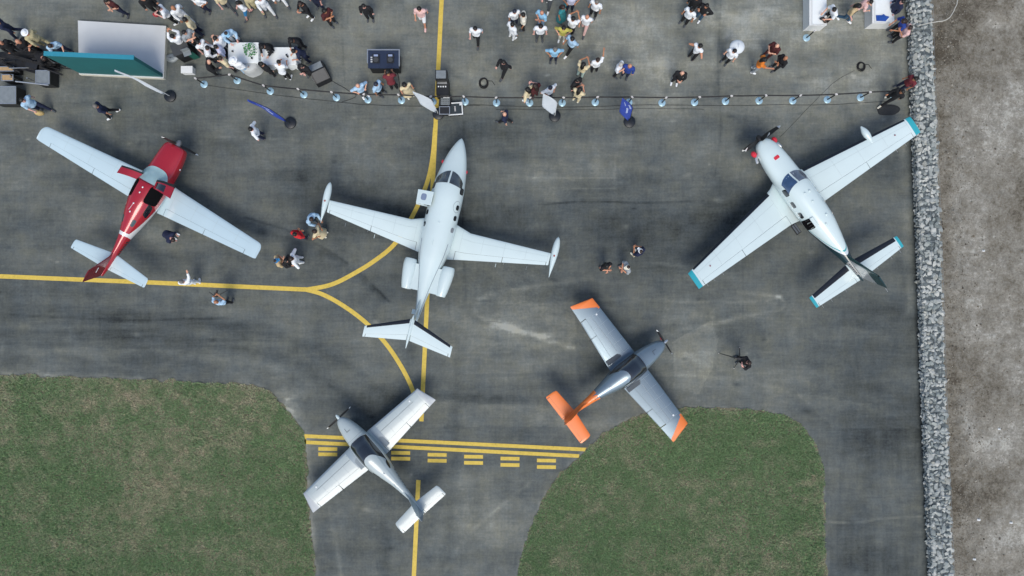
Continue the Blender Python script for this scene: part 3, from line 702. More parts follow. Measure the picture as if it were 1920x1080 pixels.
def build_red():
    a = aircraft('piston_aircraft', 'red and white single-propeller aircraft with both cabin doors open', (-16.98, 4.52), 61.29)
    F = Fuselage([(-4.5, 1.52, .03, .08, .08, 2), (-4.0, 1.49, .09, .17, .17, 2), (-3.2, 1.43, .16, .24, .24, 2), (-2.4, 1.40, .27, .36, .34, 2), (-1.7, 1.38, .42, .54, .50, 2.2), (-1.0, 1.38, .57, .70, .60, 2.3), (-.4, 1.38, .65, .77, .64, 2.4), (.2, 1.37, .68, .76, .64, 2.4),
                  (.7, 1.32, .68, .60, .60, 2.5), (1.15, 1.22, .66, .42, .52, 2.7), (1.8, 1.19, .61, .38, .46, 2.9), (2.3, 1.19, .54, .32, .38, 3.0), (2.46, 1.19, .46, .26, .30, 2.8), (2.52, 1.19, .10, .08, .08, 2)])
    F.mesh().build('fuselage', red_livery(), a, 40)
    def sh(x, th, u, v): return (1.20 - .40*abs(v)**2.2 + (u-1)/2*(.78 - .26*v*v), v*1.08)
    F.patch(.5, 1.1, -1, 1, .008, 10, 18, 0, shape=sh).build('windscreen', M_PGLASS, a, 50)
    F.patch(.36, .42, -.95, .95, .008, 3, 16, 0).build('windscreen_frame', M_DRED, a, 50)
    for sg in (1, -1):
        F.patch(-.50, .36, sg*.40, sg*1.45, .007, 10, 8, .3).build('door_opening', M_INT, a, 50)
        F.patch(-1.12, -.52, sg*.86, sg*1.34, .008, 8, 8, .45, skew=-.08).build('rear_window', M_GLASS, a, 50)
        F.patch(-1.78, -1.42, sg*.42, sg*.80, .008, 8, 8, .5).build('rear_window', mat('teal tinted glass', (.02, .05, .055), .08, coat=1), a, 50)
        s = empty_part('seat', a, (.0, .28*sg, .95)); MB().box((0, 0, .05), (.45, .42, .12)).build('cushion', M_LEATH, s); MB().box((-.25, 0, .4), (.12, .42, .65)).build('backrest', M_LEATH, s)
        # gull door swung up and forward: curved panel with its window
        A = Vector((.62, .36*sg, 2.0)); B = Vector((.30, .44*sg, 2.10)); 
        T1 = Vector((.48, 1.22*sg, 2.30)) if sg > 0 else Vector((.78, -1.30, 2.15)); T2 = Vector((.16, 1.22*sg, 2.36)) if sg > 0 else Vector((.28, -1.42, 2.28))
        def panel(s0, s1, t0, t1, off, th, nm, mt, par):
            top = []; bot = []; k = 6
            nn = (T1-A).cross(B-A).normalized(); nn = nn if nn.z > 0 else -nn
            for i in range(k+1):
                for j in range(k+1):
                    s = s0+(s1-s0)*i/k; t_ = t0+(t1-t0)*j/k; p = A.lerp(T1, s).lerp(B.lerp(T2, s), t_) + nn*(.13*math.sin(math.pi*s) + off)
                    top.append(tuple(p)); bot.append(tuple(p-nn*th))
            n_ = len(top); fs = [(i*(k+1)+j, (i+1)*(k+1)+j, (i+1)*(k+1)+j+1, i*(k+1)+j+1) for i in range(k) for j in range(k)]
            fs += [tuple(q+n_ for q in f[::-1]) for f in fs]; w_ = k+1
            rim = [i*w_ for i in range(w_)] + [k*w_+j for j in range(1, w_)] + [i*w_+k for i in range(k-1, -1, -1)] + [j for j in range(k-1, 0, -1)]
            fs += [(rim[i], rim[i-1], rim[i-1]+n_, rim[i]+n_) for i in range(len(rim))]
            return MB().add(top+bot, fs).build(nm, mt, par, 40)
        d = panel(0, 1, 0, 1, 0, .04, 'door', M_RED, a)
        if sg < 0: panel(.12, .66, .15, .85, .006, .052, 'door_window', M_GLASS, d)
        panel(.0, 1, -.26, 0, .0, .05, 'door_frame', M_BLK, d)
    secs = round_tip([(.45, .70, -.82, .78, .14), (.9, .65, -.78, .82, .14), (5.86, .37, -.42, 1.36, .12)], .26, .05)
    wing_set(a, secs, M_RWHT, flaps=[(.8, 3.0), (3.0, 5.2)])
    wing_set(a, round_tip([(.05, -3.33, -4.15, 1.44, .10), (1.96, -3.60, -4.08, 1.46, .10)], .08), M_RWHT, 'stabiliser', flaps=[(.16, 1.85)], flapname='elevator')
    fs = [(1.5, -2.9, -4.42, 0, .09), (1.75, -3.45, -4.55, 0, .09), (2.72, -4.22, -4.86, 0, .09)]
    wing_mesh(fs, vertical=True, c1=.66).build('fin', M_DRED, a, 35); wing_mesh(fs, vertical=True, c0=.675).build('rudder', M_DRED, a, 35)
    MB().box((-4.2, -.045, 2.2), (.26, .004, .05)).build('fin_lettering', M_LENS, a)
    for k in range(7):   # registration on the flank, too soft to read: short black strokes
        x = -2.55 - .13*k
        F.patch(x, x-.075, -1.25, -1.75, .004, 2, 3, 0, skew=.02).build('registration_stroke', M_INK, a)
    for x, y_ in ((.12, -.02), (-.15, -.02), (-.72, 0), (-1.15, 0)): MB().ellipsoid((x, y_, F.pt(x, 0)[2]+.02), (.045, .035, .03), 10, 6).build('roof_antenna', M_LENS, a, 60)
    MB().tube([(-.72, 0, 2.15), (-1.08, .08, 2.10)], .008, 4).build('whip_antenna', M_LENS, a)
    MB().ellipsoid((1.55, -.62, 1.15), (.05, .04, .05), 8, 6).build('landing_light', M_LENS, a)
    prop(a, 2.50, 1.19, 1.0, 3, R(70), mat('grey spinner', (.25, .25, .26), .3, .6), M_BLK, M_LENS, .12, .15, .30)
    gear(a, 1.85, 0, .8, .17, M_WHT); gear(a, -.05, 1.35, .85, .19, M_WHT); gear(a, -.05, -1.35, .85, .19, M_WHT)
    MB().tube([(.55, 1.0, .9), (.55, 1.0, .60)], .01, 4).build('tie_down', M_ALU, a)
build_red()

# ---------------------------------------------------------------- white turboprop with teal tips
def green_livery():
    m, t, b = new_mat('white livery with dark teal belly sweep'); tc = t.nodes.new('ShaderNodeTexCoord'); sp = t.nodes.new('ShaderNodeSeparateXYZ'); t.links.new(tc.outputs['Object'], sp.inputs[0])
    x, z = sp.outputs['X'], sp.outputs['Z']
    # sweep line climbs towards the tail
    l1 = math_node(t, 'ADD', math_node(t, 'MULTIPLY', math_node(t, 'MAXIMUM', math_node(t, 'SUBTRACT', .5, x), 0), .27), 1.16)
    d = math_node(t, 'SUBTRACT', l1, z)
    v = math_node(t, 'ADD', math_node(t, 'MULTIPLY', d, 2), .5, True)
    c = ramp(t, v, [(0, (.61, .72, .725)), (.50, (.04, .34, .36)), (.57, (.56, .63, .66)), (.72, (.006, .03, .04))]); 
    for n in t.nodes:
        if n.type == 'VALTORGB': n.color_ramp.interpolation = 'CONSTANT'
    t.links.new(c, b.inputs['Base Color']); b.inputs['Roughness'].default_value = .24; b.inputs['Coat Weight'].default_value = .5; return m
def build_green():
    a = aircraft('turboprop_aircraft', 'white turboprop with teal wing tips and black leading edges beside the stone wall', (13.682, 4.0), 125.28)
    F = Fuselage([(-4.5, 1.74, .02, .05, .05, 2), (-4.2, 1.73, .09, .14, .16, 2), (-3.4, 1.70, .20, .25, .28, 2), (-2.6, 1.66, .35, .40, .42, 2.1), (-1.8, 1.61, .52, .58, .56, 2.2), (-1.0, 1.58, .64, .71, .64, 2.3), (.3, 1.57, .67, .74, .66, 2.3),
                  (1.0, 1.56, .67, .68, .66, 2.3), (1.5, 1.50, .65, .48, .62, 2.3), (2.2, 1.48, .62, .42, .56, 2.4), (2.9, 1.47, .54, .38, .48, 2.3), (3.3, 1.46, .41, .31, .38, 2.2), (3.5, 1.46, .26, .22, .26, 2), (3.56, 1.46, .12, .1, .1, 2)])
    F.mesh().build('fuselage', green_livery(), a, 40)
    for sg, mt in ((1, M_BGLASS), (-1, mat('grey blue glass', (.13, .16, .21), .07, noise=.3, coat=1))):
        def sh(x, th, u, v, sg=sg):
            v2 = (v+1)/2; return (1.60 - .05*v2 - .24*v2*v2 + (u-1)/2*(.56 - .04*v2), sg*(.04 + v2*.96))
        F.patch(1, 1.5, 0, 1, .008, 10, 10, 0, shape=sh).build('windscreen', mt, a, 50)
        F.patch(.72, 1.08, sg*1.0, sg*1.40, .008, 8, 8, .4).build('side_window', M_GLASS, a, 50)
        for x in (.25, -.35, -1.0): F.patch(x-.16, x+.16, sg*1.12, sg*1.45, .008, 8, 8, .5).build('cabin_window', M_GLASS, a, 50)
    F.patch(-1.15, -.62, .82, 1.70, .010, 8, 8, .2).build('door_opening', M_INT, a, 50)
    F.patch(-1.13, -.64, .56, .80, .06, 6, 4, .1, thick=.05).build('door', M_WHT, a, 50)
    for k in range(4): MB().tube([F.pt(-.68-.13*k, .78, .06), F.pt(-.68-.14*k, 1.15, .06)], .016, 6).build('door_strut', M_GOLD if k % 2 else M_BLK, a)
    st = MB().box((-.88, .80, .85), (.55, .26, .05)).build('airstair', M_BLK, a)
    for k in range(2): MB().box((-.88, .74+.12*k, .89), (.46, .08, .03)).build('step', M_GREYW, st)
    F.patch(2.42, 2.58, -.13, .20, .012, 4, 4, .3).build('red_intake_plug', M_REDC, a)
    for y_ in (.62, -.56): MB().ellipsoid((3.20, y_, 1.42), (.16, .12, .13), 10, 8).build('red_exhaust_cover', M_REDC, a)
    for y_ in (.5, -.5): MB().tube([(3.2, y_*.7, 1.35), (2.95, y_*1.25, 1.33), (2.75, y_*1.35, 1.3)], .085, 10).build('exhaust_stack', M_GOLD, a, 50)
    for x, y_ in ((.45, .1), (.42, -.14), (-.05, .02), (-.9, -.15), (-1.25, .1)): MB().ellipsoid((x, y_, F.pt(x, 0)[2]+.012), (.07, .05, .03), 10, 6).build('roof_antenna', M_WHT, a, 60)
    secs = [(.45, 1.55, -.66, .90, .14), (.75, 1.38, -.60, .93, .14), (.95, 1.33, -.57, .95, .14), (6.36, .43, -.46, 1.42, .12)]
    ws_ = wing_set(a, secs, M_WHT, flaps=[(.9, 3.6), (3.6, 6.0)], boot=(1.0, 6.05), tipm=M_TEAL, tip_y=6.12, bootc=.085)
    for w, sg in zip(ws_, (1, -1)):
        MB().disc((.12, 5.3*sg, 1.42), .035, .012, 10).build('fuel_cap', mat('dark red cap', (.22, .03, .05), .5), a)
        for yy in (5.0, 5.5, 5.9): MB().tube([(-.46, yy*sg, 1.33), (-.62, yy*sg, 1.33)], .005, 4).build('static_wick', M_ALU, a)
    R_ = []
    for i in range(13):
        t = i/12; r = .16*math.sin(math.pi*min(.98, max(.02, t))**.8)+.005; R_.append([(1.36-1.0*t, -4.30 + r*math.cos(q), 1.30 + r*math.sin(q)) for q in [2*math.pi*j/14 for j in range(14)]])
    MB().loft(R_).build('radar_pod', M_WHT, a, 50)
    wing_set(a, [(.08, -3.42, -4.40, 1.72, .10), (2.48, -3.70, -4.28, 1.72, .10)], M_WHT, 'stabiliser', flaps=[(.25, 2.3)], flapname='elevator', boot=(.25, 2.30), bootc=.30, tipm=M_TEAL, tip_y=2.34)
    for sg in (1, -1):
        for yy in (.9, 1.7, 2.2): MB().tube([(-4.3, yy*sg, 1.72), (-4.46, yy*sg, 1.72)], .005, 4).build('static_wick', M_ALU, a)
    fs = [(1.80, -2.2, -4.35, 0, .06), (2.0, -3.05, -4.40, 0, .09), (3.35, -4.20, -4.92, 0, .09)]
    M_FIN = mat('silver grey fin paint', (.36, .38, .39), .28, .2, noise=.12, coat=.5); M_FDK = mat('black to teal fin paint', (.012, .05, .055), .25, noise=.3, coat=.5)
    fo = wing_mesh(fs, vertical=True, c1=.66, y1=2.75).build('fin', M_FIN, a, 35); ru = wing_mesh(fs, vertical=True, c0=.675, y1=2.75).build('rudder', M_FIN, a, 35)
    wing_mesh(fs, vertical=True, c1=.66, y0=2.752).build('fin_tip', M_FDK, fo, 35); wing_mesh(fs, vertical=True, c0=.675, y0=2.752).build('rudder_tip', M_FDK, ru, 35)
    wing_mesh(fs, 0, .16, grow=.006, vertical=True, n=4).build('leading_edge', M_FDK, fo, 60)
    MB().tube([(-4.92, 0, 3.2), (-5.1, 0, 3.2)], .006, 4).build('static_wick', M_ALU, a)
    F.patch(-3.35, -4.1, .35, 1.15, .006, 8, 5, .2).build('grey_tail_panel', mat('brushed grey panel', (.30, .31, .31), .35, .4), a, 40)
    for k in range(6): F.patch(-3.45-.10*k, -3.50-.10*k, .55, .85, .010, 2, 2).build('registration_stroke', M_INK, a)
    prop(a, 3.54, 1.46, 1.06, 5, R(20), M_BLK, M_BLK, M_LENS, .21, .15, .30)
    gear(a, 2.6, 0, 1.0, .18); gear(a, .1, 1.7, .95, .22); gear(a, .1, -1.7, .95, .22)
build_green()

# ---------------------------------------------------------------- two-seat low-wing trainers
def trainer(name, label, org, hd, body, tailm, tipm, wing_m, canopy, span, dl, prop_phase, orange):
    a = aircraft(name, label, org, hd)
    F = Fuselage([(-4.0, 1.28, .03, .08, .1, 2), (-3.6, 1.26, .07, .12, .14, 2), (-3.0, 1.23, .13, .18, .19, 2), (-2.1, 1.20, .24, .30, .29, 2.1), (-1.6, 1.20, .34, .42, .37, 2.2), (-.9, 1.20, .48, .62, .45, 2.3), (-.3, 1.18, .545, .73, .47, 2.3), (.2, 1.15, .535, .60, .46, 2.3),
                  (.6, 1.10, .50, .42, .43, 2.3), (1.1, 1.08, .44, .36, .39, 2.3), (1.6, 1.07, .33, .27, .31, 2.2), (1.88, 1.07, .20, .17, .2, 2), (1.97, 1.07, .08, .07, .08, 2)])
    cut = -2.05
    F.mesh(x0=cut, x1=F.x[-1], m=46).build('fuselage', body, a, 40); F.mesh(x0=F.x[0], x1=cut+.001, m=26).build('tail_boom', tailm, a, 40)
    def sh(x, th, u, v): return (.62 + dl - .13*abs(v)**2.4 + (u-1)/2*(.95 + .62*abs(v)**1.5), v*1.26)
    F.patch(-.5, .6, -1, 1, .008, 16, 22, 0, shape=sh).build('canopy', canopy, a, 50)
    def sh2(x, th, u, v): return (-.28 + dl*.5 - .24*abs(v)**2.2 + (u-1)/2*1.75, v*(.62 - .20*(1-u)/2))
    F.patch(-2, -.3, -1, 1, .020, 14, 14, 0, shape=sh2, thick=.03).build('canopy_roof', body, a, 50)
    for sg in (1, -1):
        MB().tube([F.pt(x, sg*(1.27 - .02*math.cos(3*x)), .014) for x in np.linspace(.55+dl, -1.0, 12)], .016, 6).build('canopy_rail', M_BLK if orange else body, a, 60)
        if not orange: F.patch(-.98, -1.35, sg*.86, sg*1.22, .010, 8, 6, .7, skew=.08).build('rear_window', M_GLASS, a, 50)
        s = empty_part('seat', a, (-.35, .24*sg, .95)); MB().box((0, 0, .0), (.42, .38, .1)).build('cushion', M_LEATH, s); MB().box((-.22, 0, .28), (.1, .38, .5)).build('backrest', M_LEATH, s)
    MB().tube([F.pt(.62 + dl - .13*abs(v)**2.4, v*1.15, .012) for v in np.linspace(-1, 1, 17)], .012, 5).build('canopy_frame', M_BLK if orange else body, a, 60)
    sp = span
    if orange:
        secs = [(.40, .60, -.88, .82, .15), (.62, .60, -.86, .83, .15), (3.16, .56, -.61, .98, .14)]
        tip = [(3.16, .56, -.61, .98, .14), (3.74, .54, -.57, 1.01, .13), (4.02, -.47, -.555, 1.03, .08)]
    else:
        secs = [(.40, .62, -.80, .82, .15), (.62, .61, -.79, .83, .15), (3.55, .50, -.53, 1.0, .14)]
        tip = [(3.55, .50, -.53, 1.0, .14), (3.68, .50, -.52, 1.01, .13), (3.94, -.42, -.50, 1.03, .08)]
    grey_le = mat('blue grey leading edge paint', (.27, .335, .385), .3)
    ws_ = wing_set(a, secs, wing_m, flaps=[(.64, 2.2), (2.2, 3.14 if orange else 3.5)], boot=None if orange else (1.0, 3.5), bootm=grey_le, bootc=.07)
    if not orange:
        for w, sg in zip(ws_, (1, -1)): wing_mesh([(q[0]*sg, *q[1:]) for q in secs], 0, .735, grow=.004, y0=.62*sg, y1=.98*sg).build('root_panel', grey_le, w, 40)
    for w, sg in zip(ws_, (1, -1)):
        tq = [(q[0]*sg, *q[1:]) for q in tip]
        if orange:      # orange cap cut off along a slant from the leading to the trailing edge
            ye = tip[-1][0]
            wing_mesh(tq, 0, 1, grow=.002).build('wing_tip', tipm, w, 35)
            n = 10; top = []
            for i in range(n+1):
                c = i/n; ylim = 3.19 + .70*c
                for j in range(5):
                    y = 3.155 + (ylim-3.155)*j/4; o_ = sorted(tip); le, te, z, th = [float(np.interp(y, [q[0] for q in o_], [q[k] for q in o_])) for k in (1, 2, 3, 4)]
                    ch = le-te; yt = 5*(.2969*math.sqrt(c)-.1260*c-.3516*c*c+.2843*c**3-.1036*c**4)
                    top.append((le-c*ch, y*sg, z + yt*th*ch + .006))
            MB().add(top, [((i*5+j, (i+1)*5+j, (i+1)*5+j+1, i*5+j+1) if sg > 0 else (i*5+j+1, (i+1)*5+j+1, (i+1)*5+j, i*5+j)) for i in range(n) for j in range(4)]).build('wing_skin', wing_m, w, 40)
        else:
            wing_mesh(tq, 0, 1).build('wing_tip', mat('grey wing tip paint', (.38, .42, .45), .35), w, 35)
        zz = lambda y, c: float(np.interp(y, [.62, 4], [.83, 1.02])) + .085
        x0, x1 = (-.02, -.80) if orange else (.02, -.55)
        MB().box(((x0+x1)/2, .80*sg, .935), (x0-x1, .22, .012)).build('walkway', M_GREYW if orange else mat('pale walkway grip', (.25, .29, .32), .9, noise=.1, scale=40), a)
        MB().disc((.22 if orange else .3, 3.0*sg, 1.065), .045, .012, 12).build('fuel_cap', M_LENS, a)
        lm = mat('rivet line sheen', (.42, .47, .50), .4, .3) if orange else M_LINE  # orange-tailed one: pale strip paints the sheen along the spar rivets
        MB().tube([(-.06 if orange else .17, y*sg, float(np.interp(y, [.62, 3.2], [.936 if orange else .938, 1.06]))) for y in np.linspace(1.0, 3.1, 6)], .011 if orange else .006, 4).build('spar_seam', lm, a)
        MB().tube([(x, 1.02*sg, .93+.012*math.sin(x*3)) for x in (.42, .1, -.2)], .006, 4).build('panel_seam', M_LINE, a)
        MB().box((-.73 if orange else -.64, 2.19*sg, .955), (.22, .015, .02)).build('hinge', M_BLK, a)
    tm_ = tailm
    wing_set(a, round_tip([(.04, -3.36, -4.06, 1.30, .10), (1.37, -3.46, -4.07, 1.31, .10)], .09), tm_, 'stabiliser', flaps=[(.12, 1.28)], flapname='elevator')
    fs = [(1.30, -2.15, -3.98, 0, .07), (1.55, -3.0, -4.02, 0, .09), (2.35, -3.72, -4.10, 0, .09)]
    wing_mesh(fs, vertical=True, c1=.6).build('fin', tm_, a, 35); wing_mesh(fs, vertical=True, c0=.615).build('rudder', tm_ if orange else mat('grey blue rudder paint', (.22, .27, .32), .3), a, 35)
    MB().ellipsoid((-1.35, 0, F.pt(-1.35, 0)[2]+.03), (.05, .03, .05), 8, 6).build('antenna', M_LENS, a, 60)
    MB().tube([F.pt(x, .12, .004) for x in (1.42, 1.22)] , .008, 4).build('cowl_seam', M_INK, a)
    MB().tube([F.pt(1.22, t, .004) for t in np.linspace(.12, -.25, 5)], .008, 4).build('cowl_seam', M_INK, a)
    MB().tube([F.pt(.72+dl, t, .003) for t in np.linspace(-1.4, 1.4, 14)], .005, 4).build('cowl_joint', M_LINE, a)
    if orange: MB().ellipsoid((1.98, .22, 1.0), (.05, .10, .10), 8, 6).build('red_intake_plug', M_REDC, a)
    prop(a, 1.93, 1.07, .86, 2, prop_phase, M_GOLD if orange else M_WHT, M_BLK, M_LENS, .10, .085, .27)
    fm = wing_m
    gear(a, 1.3, 0, .8, .16, fm); gear(a, -.15, .95, .8, .17, fm); gear(a, -.15, -.95, .8, .17, fm)
    if not orange:
        for k in range(7):
            x = -1.55 - .17*k; F.patch(x, x-.10, -1.45, -1.8, .004, 2, 2).build('registration_stroke', mat('grey lettering', (.12, .14, .16), .5), a)
trainer('trainer_aircraft', 'silver low-wing trainer with orange tail and orange wing tips', (5.645, -3.772), 37.3, M_SILV, M_ORA, M_ORA, M_SILV, M_GLASS, 4.02, -.05, R(28), True)
trainer('trainer_aircraft', 'pale grey-white low-wing trainer with black canopy across the holding marking', (-6.86, -7.62), 132.6, M_GWHT, M_GWHT, M_GWHT, M_GWHT, M_GLASS, 3.94, .08, R(165), False)

# ------------------------------------------------------------------ people
def bones(**k):
    """joint positions of a figure facing +x, 1.74 m tall; keyword arguments replace joints"""
    J = dict(pel=(0, 0, .95), wst=(0, 0, 1.12), chs=(0, 0, 1.32), nck=(0, 0, 1.47), hd=(.02, 0, 1.62), lsh=(0, .185, 1.41), rsh=(0, -.185, 1.41),
             lel=(-.03, .26, 1.14), rel=(-.03, -.26, 1.14), lwr=(.05, .27, .90), rwr=(.05, -.27, .90), lhp=(0, .095, .91), rhp=(0, -.095, .91),
             lkn=(.02, .11, .50), rkn=(.02, -.11, .50), lan=(-.02, .12, .09), ran=(-.02, -.12, .09))
    J.update(k); return {q: Vector(v) for q, v in J.items()}
def lean(J, ang, piv='pel'):
    """bends everything above the hips forward"""
    c = J[piv]; M = Matrix.Translation(c) @ Matrix.Rotation(ang, 4, 'Y') @ Matrix.Translation(-c)
    for k in ('wst', 'chs', 'nck', 'hd', 'lsh', 'rsh', 'lel', 'rel', 'lwr', 'rwr'): J[k] = M @ J[k]
    return J
POSES = {
    'stand': lambda: bones(),
    'walk': lambda: bones(lkn=(.16, .10, .52), lan=(.27, .10, .11), rkn=(.0, -.10, .50), ran=(-.30, -.10, .17), lel=(-.14, .26, 1.16), lwr=(-.16, .27, .92), rel=(.06, -.26, 1.14), rwr=(.22, -.24, .97)),
    'hips': lambda: bones(lel=(-.10, .42, 1.17), rel=(-.10, -.42, 1.17), lwr=(.06, .22, 1.00), rwr=(.06, -.22, 1.00)),
    'phone': lambda: bones(lel=(.10, .27, 1.17), rel=(.10, -.27, 1.17), lwr=(.32, .08, 1.30), rwr=(.32, -.07, 1.30), hd=(.05, 0, 1.61)),
    'crossed': lambda: bones(lel=(.06, .28, 1.16), rel=(.06, -.28, 1.16), lwr=(.25, -.02, 1.16), rwr=(.24, .03, 1.21)),
    'photo': lambda: bones(lel=(.20, .26, 1.40), rel=(.20, -.26, 1.40), lwr=(.33, .08, 1.62), rwr=(.33, -.08, 1.62)),
    'point': lambda: bones(rel=(.18, -.30, 1.50), rwr=(.38, -.34, 1.66), lel=(-.02, .28, 1.15), lwr=(.14, .22, .98)),
    'reach': lambda: lean(bones(lel=(.16, .27, 1.20), rel=(.16, -.27, 1.20), lwr=(.42, .17, 1.22), rwr=(.42, -.15, 1.20), lkn=(.04, .11, .5)), R(22)),
    'bend': lambda: lean(bones(lel=(.22, .26, 1.20), rel=(.24, -.26, 1.22), lwr=(.44, .16, 1.12), rwr=(.46, -.12, 1.14), lkn=(.08, .12, .5), rkn=(.06, -.12, .5), rwst=(0, 0, 0)), R(58)),
    'crouch': lambda: lean(bones(pel=(-.18, 0, .42), wst=(-.16, 0, .60), chs=(-.12, 0, .80), nck=(-.10, 0, .95), hd=(-.06, 0, 1.10), lsh=(-.1, .185, .9), rsh=(-.1, -.185, .9), lel=(.06, .26, .70), rel=(.06, -.26, .70), lwr=(.26, .14, .66), rwr=(.26, -.12, .66),
                               lhp=(-.16, .10, .40), rhp=(-.16, -.10, .40), lkn=(.26, .18, .50), rkn=(.24, -.17, .46), lan=(.0, .15, .10), ran=(-.04, -.14, .10)), R(28)),
}
def capsule(mb, a, b, ra, rb, n=12, sq=1.0, axis=None):
    a = Vector(a); b = Vector(b); d = b - a; L = d.length or 1e-4; t = d/L
    s = Vector(axis).cross(t) if axis else (Vector((0, 1, 0)) if abs(t.y) < .9 else Vector((1, 0, 0))).cross(t)
    u = s.normalized(); w = t.cross(u); rings = []
    for k in range(4): f = math.pi/2*(k/4+.02); rings.append((a - t*ra*math.cos(f), ra*math.sin(f)))
    rings.append((a, ra)); rings.append((b, rb))
    for k in range(3, -1, -1): f = math.pi/2*(k/4+.02); rings.append((b + t*rb*math.cos(f), rb*math.sin(f)))
    mb.loft([[tuple(c + (u*math.cos(q)*sq + w*math.sin(q))*r) for q in [2*math.pi*j/n for j in range(n)]] for c, r in rings])

BODY = {}
def figure(pose):
    """continuous body mesh of a pose plus the garments cut from its surface"""
    if pose in BODY: return BODY[pose]
    J = POSES[pose](); mb = MB(); segs = []
    def seg(a, b, ra, rb, reg, sq=1.0):
        A = J[a] if isinstance(a, str) else Vector(a); B = J[b] if isinstance(b, str) else Vector(b)
        capsule(mb, A, B, ra, rb, sq=sq); segs.append((A, B, ra, rb, reg))
    up = (J['nck'] - J['chs']).normalized(); fw = Vector((0, 1, 0)).cross(up).normalized() * 1
    if fw.x < 0 and up.z > .3: fw = -fw
    seg('lsh', 'rsh', .078, .078, 'torso'); seg('chs', 'wst', .13, .115, 'torso')
    for sg, sh in ((1, 'lsh'), (-1, 'rsh')):
        off = Vector((0, sg*.075, 0)); seg(J['chs'] + off + up*.03, J['wst'] + off*.7, .105, .10, 'torso')
    seg(J['wst'], J['pel'], .12, .125, 'torso'); seg(J['pel'] + Vector((0, .06, 0)), J['pel'] - Vector((0, .06, 0)), .115, .115, 'hips')
    seg('chs', 'nck', .08, .055, 'torso'); hdir = (J['hd'] - J['nck']).normalized(); seg('nck', J['hd'] - hdir*.05, .055, .055, 'neck')
    hd = J['hd']; seg(hd - hdir*.03 + fw*.01, hd + hdir*.045 - fw*.01, .086, .092, 'head'); seg(hd - hdir*.075 + fw*.035, hd - hdir*.05 + fw*.03, .05, .06, 'head')
    seg(hd + fw*.085 - hdir*.005, hd + fw*.112 - hdir*.028, .012, .018, 'head')
    for sg in (1, -1): seg(hd + Vector((0, sg*.088, 0)) - hdir*.01, hd + Vector((0, sg*.094, 0)) + hdir*.025, .018, .022, 'head')
    hands = []
    for s_ in 'lr':
        seg(s_+'sh', s_+'el', .060, .047, 'uarm'); seg(s_+'el', s_+'wr', .044, .031, 'farm')
        d = (J[s_+'wr'] - J[s_+'el']).normalized(); h = J[s_+'wr'] + d*.05; seg(J[s_+'wr'], h + d*.03, .03, .036, 'hand'); hands.append((h + d*.03, d, s_))
        seg(s_+'hp', s_+'kn', .092, .062, 'thigh'); seg(s_+'kn', s_+'an', .062, .044, 'calf')
        an = J[s_+'an']; toe = Vector((an.x+.17, an.y*1.12, .045)); seg(an - Vector((.03, 0, .03)), toe, .047, .042, 'foot')
    src = bpy.data.objects.new('body_source', mb.mesh('body_source')); C.objects.link(src)
    rm = src.modifiers.new('r', 'REMESH'); rm.mode = 'VOXEL'; rm.voxel_size = .021
    sm = src.modifiers.new('s', 'SMOOTH'); sm.factor = .5; sm.iterations = 3
    dg_ = bpy.context.evaluated_depsgraph_get(); body = bpy.data.meshes.new_from_object(src.evaluated_get(dg_)); bpy.data.objects.remove(src)
    nv = len(body.vertices); co = np.empty(nv*3, np.float32); body.vertices.foreach_get('co', co); co = co.reshape(-1, 3)
    nr = np.empty(nv*3, np.float32); body.vertices.foreach_get('normal', nr); nr = nr.reshape(-1, 3)
    polys = [tuple(p.vertices) for p in body.polygons]; cen = np.array([co[list(p)].mean(0) for p in polys])
    best = np.full(len(polys), 1e9); reg = np.empty(len(polys), object); tt = np.zeros(len(polys))
    for A, B, ra, rb, rg in segs:
        A_, B_ = np.array(A), np.array(B); v = B_-A_; t = np.clip(((cen-A_) @ v)/(v @ v + 1e-9), 0, 1); d = np.linalg.norm(cen - A_ - t[:, None]*v, axis=1) - (ra + (rb-ra)*t)
        m = d < best; best[m] = d[m]; reg[m] = rg; tt[m] = t[m]
    hz = np.array(hdir); hx = np.array(fw); hc = np.array(hd); rel = cen - hc; hzv = rel @ hz; hxv = rel @ hx; hyv = rel[:, 1]
    hairm = (reg == 'head') & ((hzv > .052 - .35*np.clip(.03-hxv, 0, .2)) & (hxv < .075)) & ~((hxv > .03) & (hzv < .06)) & (np.abs(hyv) < .105)
    eye = (reg == 'head') & (hxv > .055) & (np.abs(hzv - .012) < .014) & (np.abs(np.abs(hyv) - .034) < .016); mouth = (reg == 'head') & (hxv > .06) & (np.abs(hzv + .062) < .012) & (np.abs(hyv) < .028)
    def cut(mask, off, name, extra=None):
        used = {}; vs = []; fs = []
        for f in np.nonzero(mask)[0]:
            g = []
            for i in polys[f]:
                if i not in used: used[i] = len(vs); vs.append(tuple(co[i] + nr[i]*off))
                g.append(used[i])
            fs.append(tuple(g))
        m2 = MB().add(vs, fs)
        if extra: extra(m2)
        me = m2.mesh(name, 70); me.materials.append(None); return me
    tors = reg == 'torso'; legs = (reg == 'thigh') | (reg == 'calf') | (reg == 'hips')
    uarm = reg == 'uarm'; farm = reg == 'farm'
    out = {}
    out['shirt'] = cut(tors | (uarm & (tt < .85)) | (reg == 'hips'), .024, 'shirt'); out['long'] = cut(tors | uarm | (farm & (tt < .9)) | (reg == 'hips'), .026, 'shirt')
    out['vest'] = cut(tors & ~(reg == 'neck'), .016, 'vest')
    out['trousers'] = cut((legs & ~((reg == 'calf') & (tt > .96))), .016, 'trousers'); out['shorts'] = cut((reg == 'hips') | ((reg == 'thigh')), .022, 'shorts')
    out['shoe_a'] = cut((reg == 'foot') & (cen[:, 1] > 0), .009, 'shoe'); out['shoe_b'] = cut((reg == 'foot') & (cen[:, 1] <= 0), .009, 'shoe')
